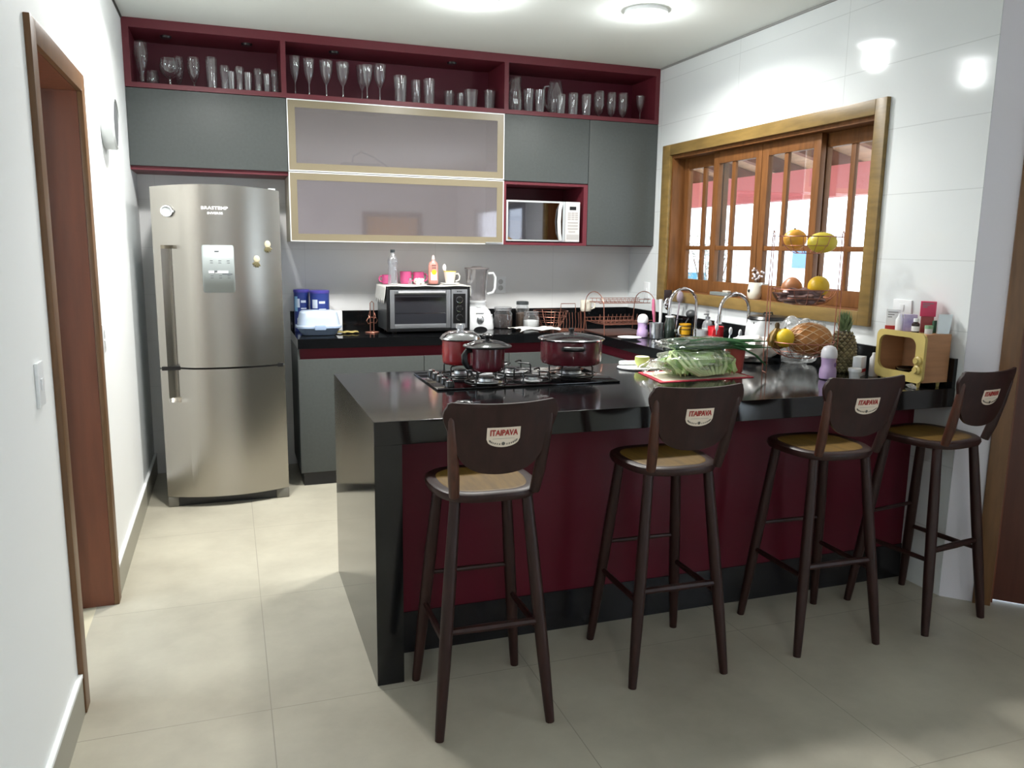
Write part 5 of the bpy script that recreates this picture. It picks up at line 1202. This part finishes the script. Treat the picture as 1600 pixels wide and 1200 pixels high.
b = MB(); loft([sq(k, z, b) for k, z in ((1.03, .0563), (1.03, .064), (.95, .066), (.9, .11), (.84, .148), (.74, .158), (.3, .161))], b); part('carrier_lid', b, mat('white_blue_carrier', rgb(196, 210, 230), .25, sss=.1), t)
b = MB(); b.box(-.035, -.122, .04, .035, -.112, .072, .004); part('latch', b, m_pb, t)
b = MB(); b.box(-.04, -.03, 0, .04, .03, .135, .002); one('white_box', b, m_whitep, 'small white box behind the pale blue cake carrier', 'box', (.69, 5.63, Z))
b = MB(); b.grid(lambda u, v: ((u - .5) * .15, (v - .5) * .09, .004 + .007 * abs(math.sin(9 * u + 3 * v))), 14, 10); solid(one('yellow_cloth', b, mat('yellow_checked_cloth', rgb(164, 146, 84), .8, noise=.4, nscale=60), 'small folded yellow cloth beside the cake carrier', 'cloth', (.735, 5.42, Z + .002), smooth=1.2), .003)
# copper capsule / cup tree
t = thing('cup_tree', 'small copper wire cup tree left of the toaster oven', 'cup tree', (.905, 5.42, Z)); b = MB(); b.tube([(-.045, 0, .003), (.045, 0, .003)], .003, 6); b.tube([(0, -.045, .003), (0, .045, .003)], .003, 6); b.tube(arc((0, 0, .003), .045, 0, 2 * PI, 20, (1, 0, 0), (0, 1, 0))[:-1], .003, 6, True); part('base', b, m_copper, t)
b = MB(); b.tube([(-.012, 0, .003), (-.012, 0, .2), (0, 0, .212), (.012, 0, .2), (.012, 0, .003)], .003, 6); part('post', b, m_copper, t)
for k, z in enumerate((.07, .105, .07, .105)):
    a = k * PI / 2 + .4; u = Vector((math.cos(a), math.sin(a), 0)); b = MB(); b.tube([Vector((0, 0, z)), u * .03 + Vector((0, 0, z - .008)), u * .042 + Vector((0, 0, z + .012)), u * .03 + Vector((0, 0, z + .032)), u * .018 + Vector((0, 0, z + .026))], .0026, 6); part('hook', b, m_copper, t)
# toaster oven
OX0, OX1, OY0, OY1, OZ0, OZ1 = .985, 1.553, 5.30, 5.66, Z + .016, 1.268
t = thing('toaster_oven', 'black and steel toaster oven on the back worktop', 'oven', (1.27, 5.48, Z))
b = MB(); b.box(OX0, OY0, OZ0, OX1, OY1, OZ1, .012); part('housing', b, mat('grey_oven_shell', rgb(74, 78, 80), .35), t, w=True)
for x in (OX0 + .04, OX1 - .07):
    for y in (OY0 + .03, OY1 - .06): b = MB(); b.box(x, y, Z, x + .03, y + .03, OZ0 + .002); part('foot', b, m_black, t, w=True)
b = MB(); b.frame('y', OX0 - .004, OZ0 - .002, OX1 + .004, OZ1 + .004, .02, OY0 - .012, OY0 + .01, .004); part('front_frame', b, m_black, t, w=True)
b = MB(); b.frame('y', OX0 + .018, OZ0 + .02, 1.418, OZ1 - .018, .03, OY0 - .018, OY0 - .001, .003); dr = part('door', b, mat('oven_silver', rgb(150, 152, 156), .35, metal=.7), t, w=True)
b = MB(); b.box(OX0 + .048, OY0 - .012, OZ0 + .05, 1.388, OY0 - .006, OZ1 - .048); part('door_glass', b, mat('dark_oven_glass', rgb(46, 47, 52), .08), dr, w=True)
b = MB(); b.tube([(OX0 + .07, OY0 - .017, OZ1 - .034), (OX0 + .07, OY0 - .045, OZ1 - .034), (1.37, OY0 - .045, OZ1 - .034), (1.37, OY0 - .017, OZ1 - .034)], .009, 8); part('handle', b, MATS['oven_silver'], dr, w=True)
b = MB(); b.box(OX0 + .05, OY0 - .0125, OZ0 + .12, 1.386, OY0 - .0121, OZ0 + .123); part('rack_edge', b, m_chrome, dr, w=True)
b = MB(); b.box(1.424, OY0 - .016, OZ0 + .018, OX1 - .016, OY0 - .001, OZ1 - .016, .002); cpn = part('control_panel', b, MATS['oven_silver'], t, w=True)
b = MB(); b.box(1.436, OY0 - .0185, OZ0 + .05, OX1 - .03, OY0 - .0162, OZ1 - .045); part('panel_inset', b, m_black, cpn, w=True)
mb = MB()
for k, w_ in enumerate((.006, .003, .005, .004, .005)): mb.box(1.463 + k * .0075, OY0 - .0175, OZ1 - .034, 1.463 + k * .0075 + w_, OY0 - .0155, OZ1 - .027)
part('panel_print', mb, m_black, cpn, w=True)
for z in (OZ0 + .09, OZ0 + .15, OZ0 + .21):
    b = MB(); b.lathe([(0, 0), (.023, 0), (.023, .004), (.018, .005), (.0165, .02), (0, .02)], n=24); b.xf(Matrix.Translation((1.48, OY0 - .0187, z)) @ Matrix.Rotation(PI / 2, 4, 'X')); kn = part('knob', b, m_black, t, w=True)
    b = MB(); b.tube(arc((1.48, OY0 - .023, z), .0215, 0, 2 * PI, 28)[:-1], .0018, 6, True); part('knob_ring', b, m_chrome, kn, w=True)
# crocheted cover
m_crochet = mat('white_crochet', rgb(232, 230, 224), .8, bump=.6, bscale=110)
ZO = OZ1 + .0045
t = thing('oven_cover', 'white crocheted cover with scalloped edge draped over the toaster oven', 'cover', (1.27, 5.48, ZO))
b = MB(); b.grid(lambda u, v: (OX0 - .008 + u * (OX1 - OX0 + .016), OY0 - .014 + v * .36 - .006 * abs(math.sin(u * 22)) * (v < .05), ZO + .003 + .002 * math.sin(17 * u + 5 * v)), 60, 16); solid(part('cover_top', b, m_crochet, t, w=True, smooth=1.2), .003)
b = MB(); b.grid(lambda u, v: (OX0 - .009 - .012 * v, OY0 - .01 + u * .35, ZO + .002 - v * (.085 + .034 * abs(math.sin(u * 16)))), 60, 8); solid(part('side_drop', b, m_crochet, t, w=True, smooth=1.2), .003)
b = MB(); b.grid(lambda u, v: (OX1 + .007 + .004 * v, OY0 - .01 + u * .35, ZO + .002 - v * (.07 + .018 * abs(math.sin(u * 14)))), 60, 8); solid(part('side_drop', b, m_crochet, t, w=True, smooth=1.2), .003)
ZC2 = ZO + .0058
# things on the oven
p = at(614, 445, y=5.42)
t = thing('water_bottle', 'clear plastic water bottle with dark cap on the toaster oven', 'bottle', (p.x, 5.42, ZC2)); b = MB(); b.lathe([(0, 0), (.028, 0), (.033, .006)] + [(.033 - .0025 * (k % 2), .02 + .013 * k) for k in range(8)] + [(.028, .125), (.034, .145), (.034, .165), (.024, .19), (.013, .205), (.013, .215)], n=28); part('bottle_body', b, clear('water_bottle_plastic', (.9, .93, .97, 1), .14, .14), t)
b = MB(); b.lathe([(0, .2152), (.0155, .2152), (.0155, .235), (0, .235)], n=20); part('cap', b, mat('grey_cap', rgb(96, 104, 110), .4), t)
m_pink = mat('pink_glass', rgb(206, 90, 140), .2, sss=.1)
for px, r_, hh, lab, rz in ((604, .032, .062, 'small pink mug behind the water bottle', PI), (634, .04, .085, 'pink lidded sugar pot right of the water bottle', 0), (654, .038, .082, 'pink mug next to the white lace flower', 0)):
    x = ax(px, 5.56, 437); mug('pink_mug', lab, (x, 5.56, ZC2), r_, hh, m_pink, rz)
x = ax(641, 5.36, 440); t = thing('salt_shaker', 'little clear glass shaker on the toaster oven', 'shaker', (x, 5.36, ZC2)); b = MB(); b.lathe([(0, 0), (.014, 0), (.015, .002), (.01, .03), (.009, .036)], n=16); part('shaker_body', b, m_glass2, t); b = MB(); b.lathe([(0, .0362), (.0095, .0362), (.008, .046), (0, .048)], n=16); part('shaker_cap', b, m_chrome, t)
x = ax(655, 5.40, 440); b = MB(); rnd = random.Random(2)
for k in range(9): a = k * .7; b.ball((.022 * math.cos(a), .018 * math.sin(a), .012 + .01 * (k % 3)), (.016, .012, .012), 10, 7)
one('lace_flower', b, m_crochet, 'white cloth flower lying on the toaster oven cover', 'cloth flower', (x, 5.40, ZC2 + .001))
x = ax(677, 5.42, 440); t = thing('syrup_bottle', 'flat pink bottle with yellow label on a dark coaster', 'bottle', (x, 5.42, ZC2)); b = MB(); b.lathe([(0, 0), (.045, 0), (.045, .004), (0, .004)], n=24); part('coaster', b, m_black, t)
b = MB(); b.lathe([(0, .0042), (.03, .0042), (.034, .01), (.034, .13), (.028, .15), (.012, .162), (.01, .17)], n=28, sy=.65); part('bottle_body', b, mat('pink_liquid', rgb(206, 140, 130), .15, sss=.15), t); b = MB(); b.lathe([(0, .1702), (.012, .1702), (.009, .19), (.005, .2), (0, .2)], n=16); part('cap', b, mat('pale_pink_cap', rgb(226, 196, 190), .4), t)
b = MB(); b.box(-.022, -.0232, .03, .022, -.0222, .085); part('paper_label', b, mat('pale_label2', rgb(200, 206, 214), .5), t); b = MB(); b.lathe([(0, 0), (.017, 0), (.017, .001), (0, .001)], n=20); b.xf(Matrix.Translation((0, -.0233, .085)) @ Matrix.Rotation(PI / 2, 4, 'X')); part('yellow_mark', b, mat('yellow_print', rgb(226, 206, 40), .5), t)
b = MB()
for z in (.112, .128): b.box(-.015, -.0226, z, .015, -.0218, z + .004)
part('dark_print', b, m_black, t)
x = ax(703, 5.42, 440); t = thing('saucer', 'white saucer under the white and yellow cup', 'saucer', (x, 5.42, ZC2)); b = MB(); b.lathe([(0, 0), (.04, 0), (.066, .01), (.068, .013), (.04, .006), (0, .005)], n=32); part('saucer_body', b, m_whitep, t)
t = mug('coffee_cup', 'white cup with yellow inside on a saucer on the toaster oven', (x, 5.42, ZC2 + .0062), .042, .082, m_mugw, -.2, cat='cup', prm=[(0, 0), (.026, 0), (.028, .003), (.038, .05), (.043, .082), (.0405, .082), (.035, .05), (.025, .008), (0, .006)])
b = MB(); b.lathe([(.0405, .0822), (.0432, .0822), (.0434, .0858), (.0408, .086), (.037, .06), (.0372, .06)], n=28); part('yellow_rim', b, mat('yellow_print', rgb(226, 206, 40), .4), t)
spoon('white teaspoon leaning in the white and yellow cup', x - .005, 5.425, ZC2 + .016, -.028, 0, .085)
# blender
x0 = 1.675; t = thing('blender', 'white blender with tall clear jug beside the toaster oven', 'blender', (x0, 5.52, Z))
def sqr(w_, d_, z, b, n=32, e=.5): return [b.bm.verts.new((math.copysign(abs(math.cos(2 * PI * i / n)) ** e, math.cos(2 * PI * i / n)) * w_, math.copysign(abs(math.sin(2 * PI * i / n)) ** e, math.sin(2 * PI * i / n)) * d_, z)) for i in range(n)]
b = MB(); loft([sqr(w_, d_, z, b) for w_, d_, z in ((.112, .095, 0), (.115, .098, .01), (.108, .09, .07), (.09, .075, .13), (.068, .062, .155), (.066, .06, .16))], b); part('motor_base', b, m_whitep, t)
b = MB(); b.lathe([(0, .1602), (.066, .1602), (.066, .185), (.07, .19), (.07, .205), (0, .205)], n=32); part('collar', b, m_whitep, t)
b = MB(); b.lathe([(0, .2055), (.06, .2055), (.064, .22), (.076, .34), (.086, .425), (.088, .43)], n=32); part('jug', b, clear('blender_jug_plastic', (.86, .84, .84, 1), .08, .08, (.8, .8, .84, 1)), t)
b = MB(); b.lathe([(0, .448), (.03, .447), (.05, .438), (.089, .436), (.089, .4302), (0, .4302)], n=32); part('jug_lid', b, mat('smoky_lid', rgb(120, 112, 112), .35), t)
b = MB(); b.tube([(.08, -.01, .395), (.118, -.012, .4), (.134, -.014, .37), (.132, -.014, .29), (.118, -.012, .262), (.074, -.01, .25)], .009, 8); part('jug_handle', b, m_whitep, t)
b = MB(); b.lathe([(0, 0), (.026, 0), (.026, .006), (.02, .012), (0, .014)], n=24); b.xf(Matrix.Translation((0, -.0935, .075)) @ Matrix.Rotation(PI / 2 - .12, 4, 'X')); part('dial', b, m_alu, t)
b = MB(); b.prism([(.05 * math.cos(PI * k / 12), .026 * math.sin(PI * k / 12)) for k in range(13)], 'y', -.1005, -.094); part('base_arch', b, m_black, t)
b = MB(); b.box(-.03, -.0855, .118, .03, -.083, .122); part('print', b, mat('grey_print', rgb(90, 94, 98), .5), t)
b = MB(); b.tube([(x0 + .1, 5.54, Z + .06), (x0 + .125, 5.55, Z + .1), (x0 + .135, 5.56, Z + .06), (x0 + .13, 5.57, Z + .008)], .004, 6); part('power_cord', b, m_whitep, t, w=True)
# jars
def jar(label, x, y, r, h, fill, fillh, lid, group='glass jars beside the blender'):
    t = thing('storage_jar', label, 'jar', (x, y, Z), 0, group); b = MB(); b.lathe([(0, .001), (r * .9, .001), (r, .008), (r, h * .82), (r * .86, h * .92), (r * .86, h)], n=28); part('jar_glass', b, m_glass, t)
    b = MB(); b.lathe([(0, .003), (r * .88, .003), (r * .94, .01), (r * .94, fillh), (r * .5, fillh * 1.08), (0, fillh * 1.1)], n=28); part('contents', b, fill, t)
    b = MB(); b.lathe([(0, h + .0003), (r * .92, h + .0003), (r * .92, h + .022), (r * .8, h + .025), (0, h + .025)], n=28); part('lid', b, lid, t)
m_coffee = mat('ground_coffee', rgb(48, 30, 26), .8, noise=.3, nscale=80)
jar('wide glass jar of dark coffee beside the blender', 1.885, 5.55, .07, .13, m_coffee, .09, m_glass2)
jar('tall glass jar with dark lid behind the sugar jar', 2.055, 5.60, .05, .165, mat('brown_beans', rgb(84, 62, 44), .7, noise=.4, nscale=60), .1, mat('dark_lid', rgb(66, 70, 72), .4))
jar('short round glass jar half full of white sugar', 2.07, 5.45, .06, .1, mat('white_sugar', rgb(236, 236, 234), .8), .06, m_glass2)
# copper fruit basket (empty)
t = thing('wire_basket', 'empty copper wire basket right of the sugar jar', 'basket', (2.255, 5.53, Z)); b = MB()
for r_, z in ((.062, .003), (.092, .042), (.115, .082), (.13, .122)): b.tube(arc((0, 0, z), r_, 0, 2 * PI, 32, (1, 0, 0), (0, 1, 0))[:-1], .0018, 6, True)
part('hoops', b, m_copper, t); b = MB()
for k in range(11): a = 2 * PI * k / 11; c_, s_ = math.cos(a), math.sin(a); b.tube([(.062 * c_, .062 * s_, .003), (.09 * c_, .09 * s_, .035), (.13 * c_, .13 * s_, .122)], .0014, 5)
part('ribs', b, m_copper, t)
# white cloth on the worktop edge
b = MB(); b.grid(lambda u, v: ((u - .5) * .30 + .03 * math.sin(5 * v), (v - .5) * .18 + .015 * math.sin(7 * u), .006 + .012 * abs(math.sin(6 * u + 2.5 * v)) + .008 * abs(math.sin(11 * v + 3 * u))), 28, 18)
solid(one('dish_cloth', b, mat('white_dishcloth', rgb(226, 224, 218), .8, bump=.3, bscale=60), 'crumpled white dish cloth on the back worktop near the edge', 'cloth', (2.03, 5.25, Z + .001), smooth=1.2), .003)
